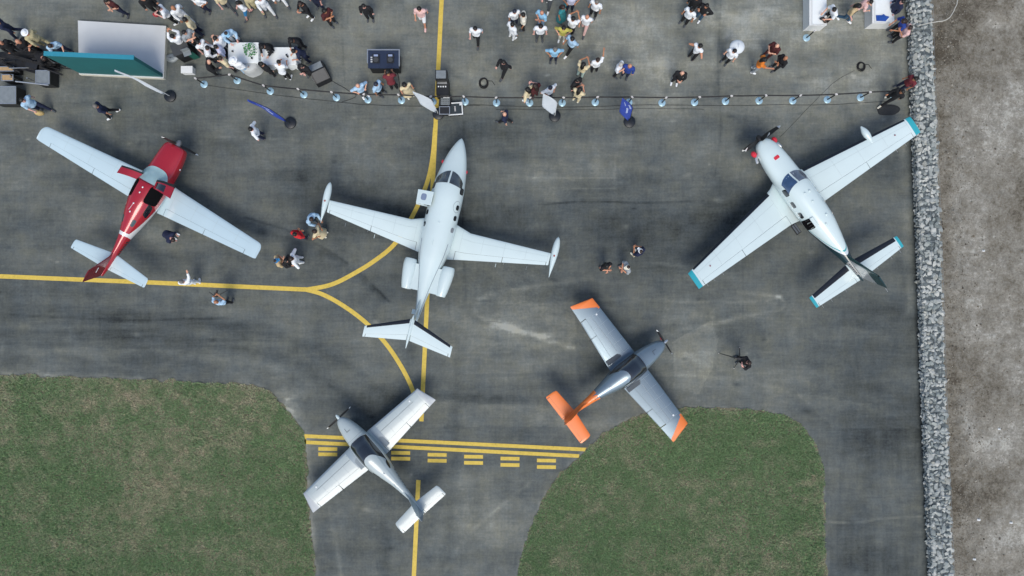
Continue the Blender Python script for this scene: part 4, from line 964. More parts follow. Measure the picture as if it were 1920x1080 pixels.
    def skirt(m2, low=.42):
        c = J['pel']; kz = min(J['lkn'].z, J['rkn'].z); kc = (J['lkn'] + J['rkn'])/2
        rings = []
        for k in range(6):
            t = k/5; z = c.z + .14 - (c.z + .14 - low)*t; r = .15 + .13*t; x = c.x + (kc.x - c.x)*t
            rings.append([(x + (r*.82 + .02*math.sin(5*q+k*.4)*t)*math.cos(q), (r*1.1 + .02*math.cos(6*q)*t)*math.sin(q), z) for q in [2*math.pi*j/18 for j in range(18)]])
        m2.loft(rings, cap=False)
    out['dress'] = cut(tors | (uarm & (tt < .4)), .018, 'dress', skirt)
    out['hair'] = cut(hairm, .018, 'hair')
    def mane(m2):
        b0 = hd - fw*.07 + hdir*.03; b1 = J['nck'] - fw*.085 - up*.14
        capsule(m2, b0, (b0+b1)/2 - fw*.02, .095, .10, sq=1.0); capsule(m2, (b0+b1)/2 - fw*.02, b1, .10, .07)
    out['longhair'] = cut(hairm, .026, 'hair', mane)
    def brim(m2):
        n = 22; c = hd + hdir*.065 - fw*.005; e2 = Vector((0, 1, 0)); rg = [[tuple(c + (fw*math.cos(q) + e2*math.sin(q))*r + hdir*h) for q in [2*math.pi*j/n for j in range(n)]] for r, h in ((.165, -.012), (.17, .0), (.108, .012), (.10, .06), (.07, .085), (.005, .09))]
        m2.loft(rg)
    out['hat'] = cut(hairm & (hzv > 9), .02, 'hat', brim)
    def peak(m2):
        n = 18; c = hd + hdir*.045 - fw*.005; e2 = Vector((0, 1, 0)); rg = [[tuple(c + (fw*math.cos(q) + e2*math.sin(q))*r + hdir*h) for q in [2*math.pi*j/n for j in range(n)]] for r, h in ((.112, -.0), (.112, .03), (.095, .06), (.06, .08), (.004, .088))]
        m2.loft(rg); p = [c + fw*.09 + e2*.075, c + fw*.185 + e2*.05, c + fw*.185 - e2*.05, c + fw*.09 - e2*.075]
        m2.add([tuple(q + hdir*.012) for q in p] + [tuple(q) for q in p], [(3, 2, 1, 0), (4, 5, 6, 7), (0, 1, 5, 4), (1, 2, 6, 5), (2, 3, 7, 6), (3, 0, 4, 7)])
    out['cap'] = cut(hairm & (hzv > 9), .02, 'cap', peak)
    # body: remeshed surface plus jointed fingers rooted in the palms
    fb = MB().add([tuple(c) for c in co], polys); nmain = len(polys)
    for h, d, s_ in hands:
        sid = Vector((0, 0, 1)).cross(d); sid = sid.normalized() if sid.length > .2 else Vector((1, 0, 0)); nm = d.cross(sid).normalized()
        inward = -nm if nm.z > 0 else nm
        for k, L in enumerate((.070, .082, .076, .060)):
            r0 = h + sid*(-.027 + .018*k) - d*.01; p1 = r0 + d*L*.5; p2 = p1 + (d*.85 + inward*.5)*L*.38; p3 = p2 + (d*.5 + inward*.85)*L*.3
            fb.tube([r0, p1, p2, p3], [.0095, .009, .008, .006], 6)
        th = sid*(1 if s_ == 'l' else -1); r0 = h - d*.045 + th*.025; p1 = r0 + th*.03 + d*.025; p2 = p1 + d*.035 + th*.006; fb.tube([r0, p1, p2], [.011, .010, .007], 6)
    bm_ = fb.mesh('person', 80)
    for _ in range(3): bm_.materials.append(None)
    mi = np.zeros(len(bm_.polygons), np.int32); mi[:nmain][eye] = 1; mi[:nmain][mouth] = 2; bm_.polygons.foreach_set('material_index', mi)
    out['body'] = bm_; out['J'] = J; bpy.data.meshes.remove(body); BODY[pose] = out; return out

SKIN = [mat('skin tone %s' % n, c, .55, noise=.08, scale=20) for n, c in (('light', '#d9a68c'), ('warm', '#c98f72'), ('tan', '#b07a5a'), ('rosy', '#dba79a'))]
EYE = mat('eye', (.03, .02, .02), .3); LIPS = mat('lips', (.38, .12, .10), .5)
CL = dict(white='#e8ecef', ivory='#e0dccb', cream='#d8c9a4', sand='#c3ad86', blue='#a9c9e2', sky='#8fc0de', lilac='#c6c8e0', grey='#9aa1a5', dgrey='#4a4f55', black='#15161a', navy='#1b2440', denim='#33556f', bdenim='#2f7fb4', red='#c8262c', maroon='#4a1c1e', orange='#e07f2c',
          teal='#2f8288', yellow='#b9b257', green='#b7d6c2', pink='#e0b9b4', royal='#24408f', khaki='#b5ab86', mint='#c3d8cb', wine='#6d2730')
def cloth(c): return mat('cloth ' + c, CL[c], .88, noise=.10, scale=14, bump=.25)
HAIR = dict(k='#16130f', b='#2f2019', g='#77736e', w='#b9b5ae', n='#20283a')
def hairm_(c): return mat('hair ' + c, HAIR[c], .55, noise=.3, scale=30)

PEOPLE = []
def person(hx, hy, face, pose, top, bottom, hair, label, h=1.0, skin=None, shoes='dgrey', extra=None):
    """hx, hy: photograph pixel of the head. top/bottom: 'garment colour'. hair: style:colour"""
    B = figure(pose); J = B['J']; s = h*random.uniform(.97, 1.03); z = J['hd'].z*s
    hxw, hyw, _ = P(hx, hy, z); a = R(face); ox, oy = J['hd'].x*s, J['hd'].y*s
    loc = (hxw - ox*math.cos(a) + oy*math.sin(a), hyw - ox*math.sin(a) - oy*math.cos(a), .004)
    sk = SKIN[skin] if skin is not None else random.choice(SKIN)
    o = bpy.data.objects.new('person', B['body']); C.objects.link(o); o.location = loc; o.rotation_euler = (0, 0, a); o.scale = (s, s*random.uniform(.97, 1.08), s)
    for i, m in enumerate((sk, EYE, LIPS)): o.material_slots[i].link = 'OBJECT'; o.material_slots[i].material = m
    tag(o, label, 'person', 'people at the air show')
    def wear(key, name, m): link_mesh(name, B[key], o, mat=m)
    tk, tc_ = top.split()
    names = dict(shirt='shirt', long='shirt', vest='vest', dress='dress')
    wear(tk, 'jacket' if tk == 'long' and tc_ in ('black', 'navy') else names[tk], cloth(tc_))
    if bottom:
        bk, bc = bottom.split(); wear(bk, bk, cloth(bc))
    wear('shoe_a', 'shoe', cloth(shoes)); wear('shoe_b', 'shoe', cloth(shoes))
    if hair:
        hk, hc = hair.split()
        if hk in ('hat', 'cap'): wear('hair', 'hair', hairm_('b')); wear(hk, hk, cloth(hc))
        else: wear(hk, 'hair', hairm_(hc))
    PEOPLE.append(o); return o
p = person
# --- around the grey platform and the far west corner
p(-6, 42, 200, 'walk', 'long navy', 'trousers navy', 'hair k', 'person in navy cut off by the frame edge west of the khaki walker')
p(48, 62, 150, 'walk', 'long khaki', 'trousers khaki', 'hat white', 'person in pale khaki suit and round white hat beside grey platform', shoes='sand')
p(95, 86, 300, 'reach', 'shirt blue', 'trousers navy', 'hair b', 'person in light blue shirt behind the west end of teal panel')
p(34, 78, 330, 'crossed', 'long black', 'trousers black', None, 'bald person in black behind the dark equipment pile')
p(1, 80, 320, 'stand', 'long black', 'trousers black', None, 'dark-clothed person half out of frame by the equipment pile')
p(82, 110, 330, 'bend', 'long black', 'trousers black', 'hair b', 'person in black bending over equipment beside the teal panel')
p(42, 188, 330, 'walk', 'shirt blue', 'trousers navy', 'hair k', 'person in light blue shirt carrying a tan straw bag')
p(179, 199, 200, 'walk', 'shirt navy', 'trousers black', 'hair g', 'grey-haired person in navy polo and black trousers with white shoes', shoes='white')
p(200, 2, 250, 'crossed', 'shirt maroon', 'trousers navy', 'hair k', 'person in maroon shirt and dark trousers north of grey platform')
p(267, -3, 300, 'stand', 'long black', 'trousers black', None, 'person in black cut by the top edge above the platform')
p(298, 16, 200, 'phone', 'shirt white', 'trousers black', 'hair b', 'person in white top and black trousers holding something red', shoes='white')
p(325, 15, 320, 'walk', 'long white', 'trousers white', None, 'bald person in long white shirt walking near platform corner')
p(347, 37, 200, 'stand', 'shirt cream', 'trousers navy', 'hair k', 'dark-haired person in cream yellow shirt and navy trousers', h=1.05)
p(362, -4, 250, 'hips', 'shirt white', 'trousers navy', 'hair b', 'person in white shirt and navy trousers at the top edge, hands on hips')
p(408, -8, 300, 'walk', 'shirt cream', 'trousers dgrey', 'hair b', 'person in beige top at top edge above the cream-shirted person')
p(446, 6, 220, 'walk', 'shirt white', 'shorts bdenim', 'longhair k', 'long-haired person in white top and bright blue denim', h=.93)
p(466, -5, 290, 'walk', 'long khaki', 'trousers khaki', 'longhair b', 'person in khaki outfit walking beside white-suited person')
p(486, -2, 300, 'walk', 'long white', 'trousers white', 'hair b', 'person in all-white suit striding at the top edge')
p(511, -20, 300, 'walk', 'long white', 'trousers white', 'hair k', 'person whose white trousers alone show at the top edge')
p(564, 8, 230, 'phone', 'long black', 'trousers black', 'hair b', 'person in black looking at a phone near the top edge', shoes='white')
p(584, -10, 250, 'stand', 'shirt navy', 'trousers navy', 'hat ivory', 'person in navy with pale round hat cut by top edge')
p(609, 21, 320, 'crossed', 'shirt maroon', 'trousers black', 'longhair k', 'long-haired person in dark top hugging a maroon bag')
p(682, 12, 270, 'stand', 'long black', 'trousers black', 'hair k', 'lone person in black between the tables and the yellow line')
p(786, 17, 265, 'walk', 'shirt pink', 'shorts white', 'hair k', 'person in pale pink top and white shorts beside yellow line', shoes='pink')
# --- around the catering tables
p(324, 68, 120, 'photo', 'long white', 'trousers mint', 'hair k', 'person in white shirt with both arms raised beside the laptop stand')
p(346, 61, 320, 'crossed', 'shirt grey', 'trousers black', 'hair k', 'dark-haired person in grey shirt behind the laptop stand')
p(372, 80, 320, 'stand', 'vest white', 'trousers black', 'hair k', 'person in black and white clothes between laptop stand and table')
p(389, 90, 10, 'reach', 'long white', 'trousers navy', 'hair k', 'person in white shirt reaching towards another beside buffet table')
p(404, 72, 140, 'phone', 'shirt white', 'trousers navy', 'hair k', 'person in white shirt and navy trousers north-west of buffet table')
p(425, 63, 300, 'reach', 'long blue', 'trousers white', 'cap sky', 'person in blue cap leaning on the corner of the buffet table')
p(405, 88, 200, 'hips', 'shirt lilac', 'trousers navy', 'hair k', 'person in lilac shirt close to the buffet table')
p(392, 116, 10, 'reach', 'long black', 'trousers black', None, 'bald person in black suit west of the white-clad server')
p(414, 109, 40, 'stand', 'shirt cream', 'trousers black', 'hair b', 'brown-haired person in cream and black next to white-clad server')
p(438, 114, 80, 'stand', 'long white', 'trousers blue', 'hat white', 'server in white with a white hat facing the buffet table', h=1.05)
p(492, 88, 250, 'reach', 'long black', 'trousers black', 'hair k', 'person in black leaning between the two white tables, north side')
p(491, 120, 60, 'stand', 'long black', 'trousers black', 'hair k', 'person in black between the two white tables, south side')
p(547, 77, 250, 'reach', 'long black', 'trousers black', 'hair k', 'person in black leaning over the cup table from the north-east')
p(551, 96, 200, 'reach', 'shirt navy', 'trousers navy', 'hair k', 'person in navy at the east end of the cup table')
p(523, 117, 80, 'reach', 'shirt white', 'trousers black', 'hair k', 'person in white shirt and white shoes south of the cup table', shoes='white')
p(566, 124, 250, 'crossed', 'long black', 'trousers black', 'hair k', 'person in black beside the dark loudspeaker wedge')
# --- along the rope and the sound gear
p(727, 136, 100, 'reach', 'shirt wine', 'trousers black', 'hair k', 'person in wine shirt working at the mixing desk')
p(671, 161, 300, 'hips', 'shirt blue', 'trousers dgrey', None, 'person in light blue shirt with hands on hips at the rope', shoes='white')
p(705, 158, 330, 'stand', 'shirt blue', 'trousers black', 'hair n', 'person in light blue shirt and black trousers by the rope')
p(759, 160, 300, 'stand', 'dress cream', None, 'longhair k', 'dark-haired person in cream dress near the loudspeaker stack', shoes='ivory')
p(891, 54, 260, 'walk', 'shirt white', 'trousers black', 'hair k', 'lone person in white shirt and black trousers east of yellow line')
p(944, 117, 230, 'walk', 'long black', 'trousers black', 'hair k', 'person in black suit and white collar walking near cable coil')
p(946, 214, 160, 'walk', 'shirt navy', 'trousers black', None, 'bald person in navy shirt walking alone south of the rope')
# --- group in white shirts, north centre
p(965, 22, 290, 'stand', 'shirt white', 'trousers navy', 'hair n', 'person in white shirt at the north of four standing in a ring')
p(981, 28, 180, 'stand', 'shirt ivory', 'trousers black', 'hair k', 'person in ivory shirt and black trousers facing the white-clad group')
p(961, 46, 40, 'stand', 'long white', 'trousers white', 'hair k', 'person dressed all in white with white shoes in the ring', shoes='white')
p(1014, 50, 270, 'stand', 'shirt white', 'trousers dgrey', 'hair k', 'person in white shirt south of the light blue shirted person')
p(1016, 24, 230, 'crossed', 'shirt sky', 'trousers blue', None, 'bald person in sky blue shirt with folded arms')
p(1031, -16, 250, 'walk', 'shirt white', 'trousers dgrey', 'hair k', 'person at the top edge of whom a white shoe shows', shoes='white')
p(1056, 14, 330, 'stand', 'dress teal', None, 'longhair b', 'brown-haired person in long teal dress')
p(1073, -6, 270, 'hips', 'shirt lilac', 'trousers navy', 'hair k', 'person in pale lilac shirt cut by top edge beside teal dress')
p(1075, 35, 60, 'photo', 'shirt white', 'trousers black', 'hair k', 'person in white shirt with raised hands beside teal dress')
p(1057, 53, 260, 'hips', 'shirt yellow', 'trousers ivory', 'longhair k', 'dark-haired person in olive yellow top and ivory trousers', shoes='white')
p(1101, 32, 250, 'walk', 'shirt white', 'trousers pink', None, 'bald person in white shirt and pink trousers')
p(1119, 4, 240, 'stand', 'shirt white', 'trousers black', 'hair g', 'person in white shirt and black trousers at top edge, easternmost of the group')
p(1073, 73, 220, 'walk', 'shirt blue', 'trousers black', 'hair k', 'person in light blue shirt and black trousers with one white shoe', shoes='white')
p(1041, 93, 270, 'hips', 'shirt sky', 'trousers navy', 'hair g', 'grey-haired person in sky blue shirt with hands on hips')
p(1094, 121, 60, 'photo', 'shirt cream', 'trousers mint', 'longhair k', 'long-haired person in cream top and mint trousers taking a picture')
p(1121, 112, 100, 'point', 'shirt white', 'trousers black', 'hair b', 'person in white shirt raising an arm next to picture-taker')
p(1164, 121, 330, 'crossed', 'shirt white', 'trousers black', 'hair w', 'pale-haired person in white shirt beside the navy jacket')
p(1181, 124, 250, 'stand', 'long royal', 'trousers navy', None, 'bald person in navy blue jacket beside a white shirt')
p(989, 168, 150, 'hips', 'shirt cream', 'trousers blue', 'longhair k', 'person in cream top and pale blue jeans standing at the rope', shoes='white')
p(1003, 161, 130, 'phone', 'shirt maroon', 'trousers maroon', 'longhair b', 'brown-haired person in maroon beside cream top at the rope')
p(1032, 165, 300, 'hips', 'shirt white', 'trousers navy', 'hair n', 'person in white shirt behind the broad white flag')
p(1083, 151, 310, 'stand', 'long black', 'trousers black', 'hair k', 'person in black facing long-haired person in cream at the rope')
p(1087, 168, 60, 'phone', 'shirt cream', 'trousers cream', 'longhair k', 'long-haired person in cream outfit filming at the rope', shoes='ivory')
# --- north east
p(1297, 19, 230, 'stand', 'shirt white', 'trousers black', 'hair k', 'person in white shirt and black trousers beside a black-clad pair')
p(1308, -4, 240, 'stand', 'long black', 'trousers black', 'hair k', 'person in black behind a white shirt at the top edge')
p(1325, 11, 230, 'hips', 'long black', 'trousers denim', 'hair k', 'person in black jacket and blue jeans with white shoes', shoes='white')
p(1313, 86, 40, 'hips', 'vest white', 'trousers black', 'hair k', 'person in white waistcoat over black standing alone')
p(1377, 96, 230, 'stand', 'shirt white', 'trousers black', 'hair k', 'person in white shirt carrying a round white sack')
p(1279, 137, 260, 'phone', 'long black', 'trousers black', None, 'person in open black jacket and white shoes looking down', shoes='white')
p(1457, 86, 220, 'phone', 'shirt maroon', 'trousers maroon', None, 'person in maroon clothes facing the orange top')
p(1434, 112, 350, 'point', 'shirt orange', 'trousers grey', 'longhair k', 'long-haired person in orange top and grey trousers', shoes='white')
p(1473, 109, 200, 'crossed', 'long black', 'trousers black', None, 'person in black suit east of the orange top')
p(1564, 18, 200, 'reach', 'shirt white', 'trousers black', 'hair k', 'person in white shirt leaning over the west display counter')
p(1610, 12, 320, 'walk', 'shirt sand', 'trousers denim', 'longhair k', 'person in sand top and blue jeans between the two counters', shoes='white')
p(1632, 4, 350, 'reach', 'shirt pink', 'trousers black', 'hair k', 'person in pale pink at the west side of the east counter')
p(1692, 3, 190, 'stand', 'long navy', 'trousers navy', 'hair k', 'person in navy east of the east counter at the top edge')
p(1694, 40, 190, 'reach', 'shirt royal', 'trousers black', 'longhair b', 'person in royal blue top and black trousers by the stone wall')
p(1706, 52, 170, 'phone', 'shirt pink', 'trousers black', 'hair b', 'person in pink top standing against the stone wall')
p(1716, 148, 200, 'stand', 'shirt wine', 'trousers navy', 'longhair k', 'long-haired person in wine top and navy trousers by the stone wall', h=.94)
p(1692, 172, 215, 'walk', 'long black', 'trousers black', 'hair k', 'person in black walking at the east end of the rope', shoes='ivory')
# --- among the aircraft
p(470, 242, 190, 'hips', 'shirt white', 'trousers navy', 'hair k', 'lone person in white shirt and navy trousers under the blue flag')
p(324, 449, 330, 'bend', 'shirt navy', 'trousers navy', 'hair b', 'person in navy bending down behind the red aircraft wing', shoes='white', skin=3)
p(341, 528, 100, 'point', 'long white', 'trousers white', 'hair g', 'person all in white raising an arm on the yellow line', shoes='white')
p(405, 566, 75, 'photo', 'shirt blue', 'trousers black', None, 'photographer in pale blue shirt and black trousers below the yellow line')
p(584, 411, 320, 'reach', 'long blue', 'trousers denim', 'hair b', 'person in light blue shirt leaning at the jet tip tank')
p(553, 439, 60, 'crossed', 'long red', 'trousers navy', 'hair k', 'person in bright red top facing the jet wing')
p(591, 434, 340, 'hips', 'dress cream', None, 'longhair b', 'brown-haired person in cream dress under the jet tip tank', shoes='ivory')
p(518, 489, 20, 'crossed', 'shirt sand', 'trousers grey', 'cap bdenim', 'person in blue cap and pale shirt west of a white-clad person')
p(536, 489, 330, 'phone', 'long black', 'trousers black', 'hair k', 'person in black between blue cap and white clothes')
p(546, 485, 190, 'hips', 'long white', 'trousers white', 'hair b', 'person in white clothes east of a person in black', shoes='white')
p(1201, 471, 130, 'phone', 'shirt navy', 'trousers sand', 'cap white', 'person in white cap and navy shirt north of the other two', shoes='ivory')
p(1138, 499, 300, 'crossed', 'shirt black', 'shorts pink', 'longhair k', 'dark-haired person in black top and pink shorts west of the pale cap')
p(1177, 501, 200, 'crossed', 'shirt grey', 'trousers sand', 'cap ivory', 'person in pale cap and grey shirt among three on the apron')
p(1404, 680, 200, 'photo', 'long black', 'trousers black', 'hair b', 'camera operator in black beside a tripod near the orange aircraft')

# ------------------------------------------------------------------ event furniture
M_TABLE = mat('white tablecloth', (.80, .84, .84), .85, noise=.05, scale=5, bump=.2); M_CREAM = mat('cream board edge', (.62, .60, .50), .7)
M_STAGE = mat('pale grey stage carpet', (.64, .66, .66), .9, noise=.05, scale=1.5); M_PANEL = mat('dark teal banner', (.012, .125, .13), .6, noise=.12, scale=1.2); M_PTOP = mat('turquoise banner edge', (.025, .24, .33), .55)
M_CASE = mat('black flight case', (.014, .015, .017), .5, noise=.2); M_CASEG = mat('grey metal lid', (.26, .29, .30), .5, .3, noise=.2, scale=5); M_EDGE = mat('aluminium edging', (.5, .52, .53), .35, .8)
M_PLY = mat('light plywood', (.44, .30, .15), .7, noise=.12, scale=6); M_DGREY = mat('dark grey plastic', (.055, .058, .06), .5, noise=.15); M_GREEN = mat('dark green board', (.01, .10, .075), .6)
M_SCREEN = mat('bluish laptop screen', (.30, .36, .52), .2); M_NAVYB = mat('navy desk top', (.018, .03, .065), .45, noise=.2); M_TAN = mat('woven straw', (.55, .40, .17), .85, noise=.2, scale=40, bump=.5)
M_CUP = mat('black cup', (.012, .012, .014), .4); M_LEAF = mat('fresh green leaf', (.045, .26, .055), .6, noise=.25, scale=20); M_SACK = mat('pale grey cloth', (.50, .52, .51), .9, noise=.10, scale=4, bump=.5)
M_CABLE = mat('black cable', (.010, .010, .011), .7); M_GCAB = mat('dusty black cable', (.03, .032, .033), .8); M_BASE = mat('pale blue stanchion base', (.36, .55, .66), .3, .2, noise=.10, scale=14); M_POST = mat('black post', (.012, .012, .014), .4)
M_HEAD = mat('pale belt head', (.62, .60, .58), .5); M_FWH = mat('white flag fabric', (.68, .74, .80), .85, noise=.04); M_FBL = mat('blue flag fabric', (.035, .075, .42), .8, noise=.18, scale=3); M_FMARK = mat('pale print on flag', (.42, .50, .78), .8)
M_FBASE = mat('black water base', (.010, .014, .02), .45, noise=.3, scale=12); M_BLUE = mat('royal blue fabric', (.012, .075, .36), .8, noise=.12); M_WBOX = mat('white plastic box', (.73, .75, .74), .5)

def wloc(px, py, z=0): return P(px, py, z)
def box_at(name, x0, y0, x1, y1, ztop, z0, m, parent, taper=1.0):
    """box whose TOP face fills the photograph rectangle at height ztop"""
    a = P(x0, y0, ztop); b = P(x1, y1, ztop); o = parent.location
    return MB().box(((a[0]+b[0])/2-o[0], (a[1]+b[1])/2-o[1], (ztop+z0)/2-o[2]), (abs(b[0]-a[0]), abs(b[1]-a[1]), ztop-z0), 0, taper).build(name, m, parent)
def thing(name, px, py, label, cat, group=None, z=0.0, rz=0.0):
    o = empty(name, P(px, py, z), rz); return tag(o, label, cat, group)

# platform with a tall teal banner wall on its near edge
pf = thing('stage_platform', 230, 95, 'low pale grey carpeted platform behind the teal banner wall', 'platform')
q = [P(146, 38.5, .22), P(311, 48.5, .22), P(306.5, 147, .22), P(148, 139, .22)]; o_ = pf.location
tp = [(x-o_.x, y-o_.y, .22) for x, y, z in q]
MB().add([(x, y, .21) for x, y, z in tp] + [(x, y, .22) for x, y, z in tp], [(3, 2, 1, 0), (7, 6, 5, 4)][:1] + [(4, 7, 6, 5)][:1] + [(0, 1, 5, 4), (1, 2, 6, 5), (2, 3, 7, 6), (3, 0, 4, 7)]).build('carpet', M_STAGE, pf)
MB().add([(x*1.004, y*1.006, .004) for x, y, z in tp] + [(x*1.004, y*1.006, .208) for x, y, z in tp], [(3, 2, 1, 0), (4, 5, 6, 7), (0, 1, 5, 4), (1, 2, 6, 5), (2, 3, 7, 6), (3, 0, 4, 7)]).build('edge_board', M_CREAM, pf)
bw = thing('banner_wall', 226, 141, 'tall teal banner wall standing on the near edge of the grey platform', 'banner'); o_ = bw.location
A = Vector(P(150, 137.5, .23)); B = Vector(P(305, 144.5, .23)); dv = (B-A).normalized(); nv = Vector((-dv.y, dv.x, 0))
def slab(a, b, z0, z1, t0, t1, name, m):
    vs = []
    for z in (z0, z1):
        for c, t in ((a, t0), (b, t0), (b, t1), (a, t1)): v = c + nv*t; vs.append((v.x-o_.x, v.y-o_.y, z))
    return MB().add(vs, [(3, 2, 1, 0), (4, 5, 6, 7), (0, 1, 5, 4), (1, 2, 6, 5), (2, 3, 7, 6), (3, 0, 4, 7)]).build(name, m, bw)
slab(A, B, .225, 2.75, 0, .16, 'panel', M_PANEL); slab(A - dv*.01, B + dv*.01, 2.752, 2.80, -.01, .19, 'top_rail', M_PTOP)
for k in range(4):
    c = A.lerp(B, (k+.5)/4); slab(c - dv*.02, c + dv*.02, .225, 2.7, .16, .22, 'frame_post', M_EDGE)

# flight cases and rigging in the west corner
ep = thing('equipment_pile', 50, 112, 'dark heap of black rigging, bars and covers in the west corner', 'equipment'); o_ = ep.location
for i in range(9):
    px, py = random.uniform(2, 100), random.uniform(98, 126); a = P(px, py, .5)
    MB().box((a[0]-o_.x, a[1]-o_.y, random.uniform(.25, .45)), (random.uniform(.5, 1.1), random.uniform(.25, .5), random.uniform(.4, .7)), random.uniform(-.4, .1)).build('black_case', M_CASE, ep)
for i in range(34):
    a = Vector(P(random.uniform(-20, 105), random.uniform(94, 132), .7)); b = a + Vector((random.uniform(.5, 1.6), random.uniform(-.5, .2), random.uniform(-.25, .25)))
    MB().tube([(a.x-o_.x, a.y-o_.y, max(.1, a.z+random.uniform(-.3, .3))), (b.x-o_.x, b.y-o_.y, max(.1, b.z))], random.uniform(.02, .045), 6).build('bar', M_CABLE if random.random() < .88 else M_EDGE, ep)
cv = MB(); n = 14
for i in range(n):
    for j in range(8):
        a = P(-10 + 112*i/(n-1), 96 + 34*j/7 + 4*i/(n-1), .6); cv.v.append((a[0]-o_.x, a[1]-o_.y, .50 + .18*random.random() - .25*(i > 10)))
cv.f = [(i*8+j, (i+1)*8+j, (i+1)*8+j+1, i*8+j+1) for i in range(n-1) for j in range(7)]
cvo = cv.build('cover', mat('black cover sheet', (.013, .013, .014), .6, noise=.3, scale=6), ep, 60)
def flight_case(px0, py0, px1, py1, h, label, top):
    t = thing('flight_case', (px0+px1)/2, (py0+py1)/2, label, 'case', 'equipment cases'); box_at('body', px0, py0, px1, py1, h-.06, .05, M_CASE, t, 1.0)
    box_at('lid', px0+.6, py0+.6, px1-.6, py1-.6, h, h-.055, top, t)
    for sx in (px0, px1): box_at('edge_trim', sx-.7, py0-.7, sx+.7, py1+.7, h+.012, h-.03, M_EDGE, t)
    for sy in (py0, py1): box_at('edge_trim', px0+.8, sy-.7, px1-.8, sy+.7, h+.012, h-.03, M_EDGE, t)
    return t
flight_case(67, 132, 92, 157, .8, 'grey-lidded flight case beside the dark rigging heap', M_CASEG)
flight_case(-12, 162, 29, 194, .8, 'large grey-lidded flight case cut off by the frame edge', M_CASEG)
flight_case(-8, 125, 25, 133, .75, 'narrow plywood-topped case under the dark rigging heap', M_PLY)
flight_case(3, 140, 24, 151, .75, 'small plywood-topped case north of the large grey case', M_PLY)
rk = thing('steel_rail', 50, 156, 'bright steel rail lying between the flight cases', 'rail'); a = P(30, 153, .8); b = P(92, 160, .8); MB().tube([(a[0]-rk.location.x, a[1]-rk.location.y, .83), (b[0]-rk.location.x, b[1]-rk.location.y, .83)], .035, 8).build('bar', M_EDGE, rk); MB().tube([(.6, .0, 0), (.6, 0, .83)], .03, 8).build('leg', M_EDGE, rk); MB().tube([(-.2, .05, 0), (-.2, .05, .83)], .03, 8).build('leg', M_EDGE, rk)
sb = thing('straw_bag', 77, 213, 'tan straw bag in the hand of the person in light blue', 'bag', z=.35); MB().ellipsoid((0, 0, .12), (.22, .13, .2)).build('bag_body', M_TAN, sb, 60); MB().tube([(-.08, .1, .25), (-.12, .25, .45), (.0, .12, .27)], .012, 6).build('handle', M_TAN, sb)
def bag(px, py, z, r, m, label, nm='bag'):
    t = thing(nm, px, py, label, nm.replace('_', ' '), z=z); MB().ellipsoid((0, 0, 0), r, 14, 8).build('bag_body', m, t, 60); MB().tube([(0, -r[1]*.5, r[2]*.7), (0, 0, r[2]*1.5), (0, r[1]*.5, r[2]*.7)], .012, 6).build('handle', m, t); return t
bag(292, 28, .95, (.13, .09, .16), mat('red leather', (.40, .03, .04), .5), 'small red bag held by the person in white top')
bag(612, 30, 1.1, (.15, .1, .15), mat('maroon leather', (.10, .012, .02), .5), 'maroon bag hugged by the long-haired person in dark top')
bag(1382, 88, 1.35, (.36, .34, .2), mat('white sackcloth', (.68, .73, .76), .9, noise=.06), 'round white sack carried by a person in white shirt', 'sack')

def clothed_table(px0, py0, px1, py1, h, label, over=.03):
    t = thing('table', (px0+px1)/2, (py0+py1)/2, label, 'table', 'white clothed tables'); o_ = t.location
    a = P(px0, py0, h); b = P(px1, py1, h); X0, X1, Y0, Y1 = a[0]-o_.x, b[0]-o_.x, b[1]-o_.y, a[1]-o_.y
    MB().box(((X0+X1)/2, (Y0+Y1)/2, h-.025), (X1-X0-.02, Y1-Y0-.02, .03)).build('table_top', M_CREAM, t)
    for x in (X0+.1, X1-.1):
        for y_ in (Y0+.1, Y1-.1): MB().tube([(x, y_, 0), (x, y_, h-.04)], .025, 8).build('leg', M_EDGE, t)
    rings = []; N_ = 72
    per = []
    for k in range(N_):
        s = k/N_*4; e = int(s); f = s-e; per.append([(X0+(X1-X0)*f, Y0), (X1, Y0+(Y1-Y0)*f), (X1-(X1-X0)*f, Y1), (X0, Y1-(Y1-Y0)*f)][e])
    cx, cy = (X0+X1)/2, (Y0+Y1)/2
    for z, g, wv in ((h, -.02, 0), (h-.004, .012, 0), (h-.1, .03, .012), (h-.3, .05, .03), (h-.55, .06, .045)):
        rg = []
        for k, (x, y_) in enumerate(per):
            d = Vector((x-cx, y_-cy)); d = Vector((math.copysign(1, d.x) if abs(d.x)/(X1-X0) > abs(d.y)/(Y1-Y0) - .02 else 0, math.copysign(1, d.y) if abs(d.y)/(Y1-Y0) > abs(d.x)/(X1-X0) - .02 else 0))
            q = g + wv*math.sin(k*1.9 + 1.1*math.sin(k*.7)); rg.append((x + d.x*q, y_ + d.y*q, z))
        rings.append(rg)
    m_ = MB().loft(rings, cap=False); m_.f.append(tuple(range(N_))); m_.build('tablecloth', M_TABLE, t, 50); return t
clothed_table(428, 80, 484, 117, .78, 'white clothed buffet table with a heap of green leaves on it')
clothed_table(490, 89, 555, 121, .78, 'white clothed table set with small black cups')
gp = thing('leaf_platter', 470, 94, 'heap of fresh green leaves on the white buffet table', 'food', z=.79)
MB().disc((0, 0, 0), .34, .015, 24).build('platter', M_LENS, gp); lf = MB()
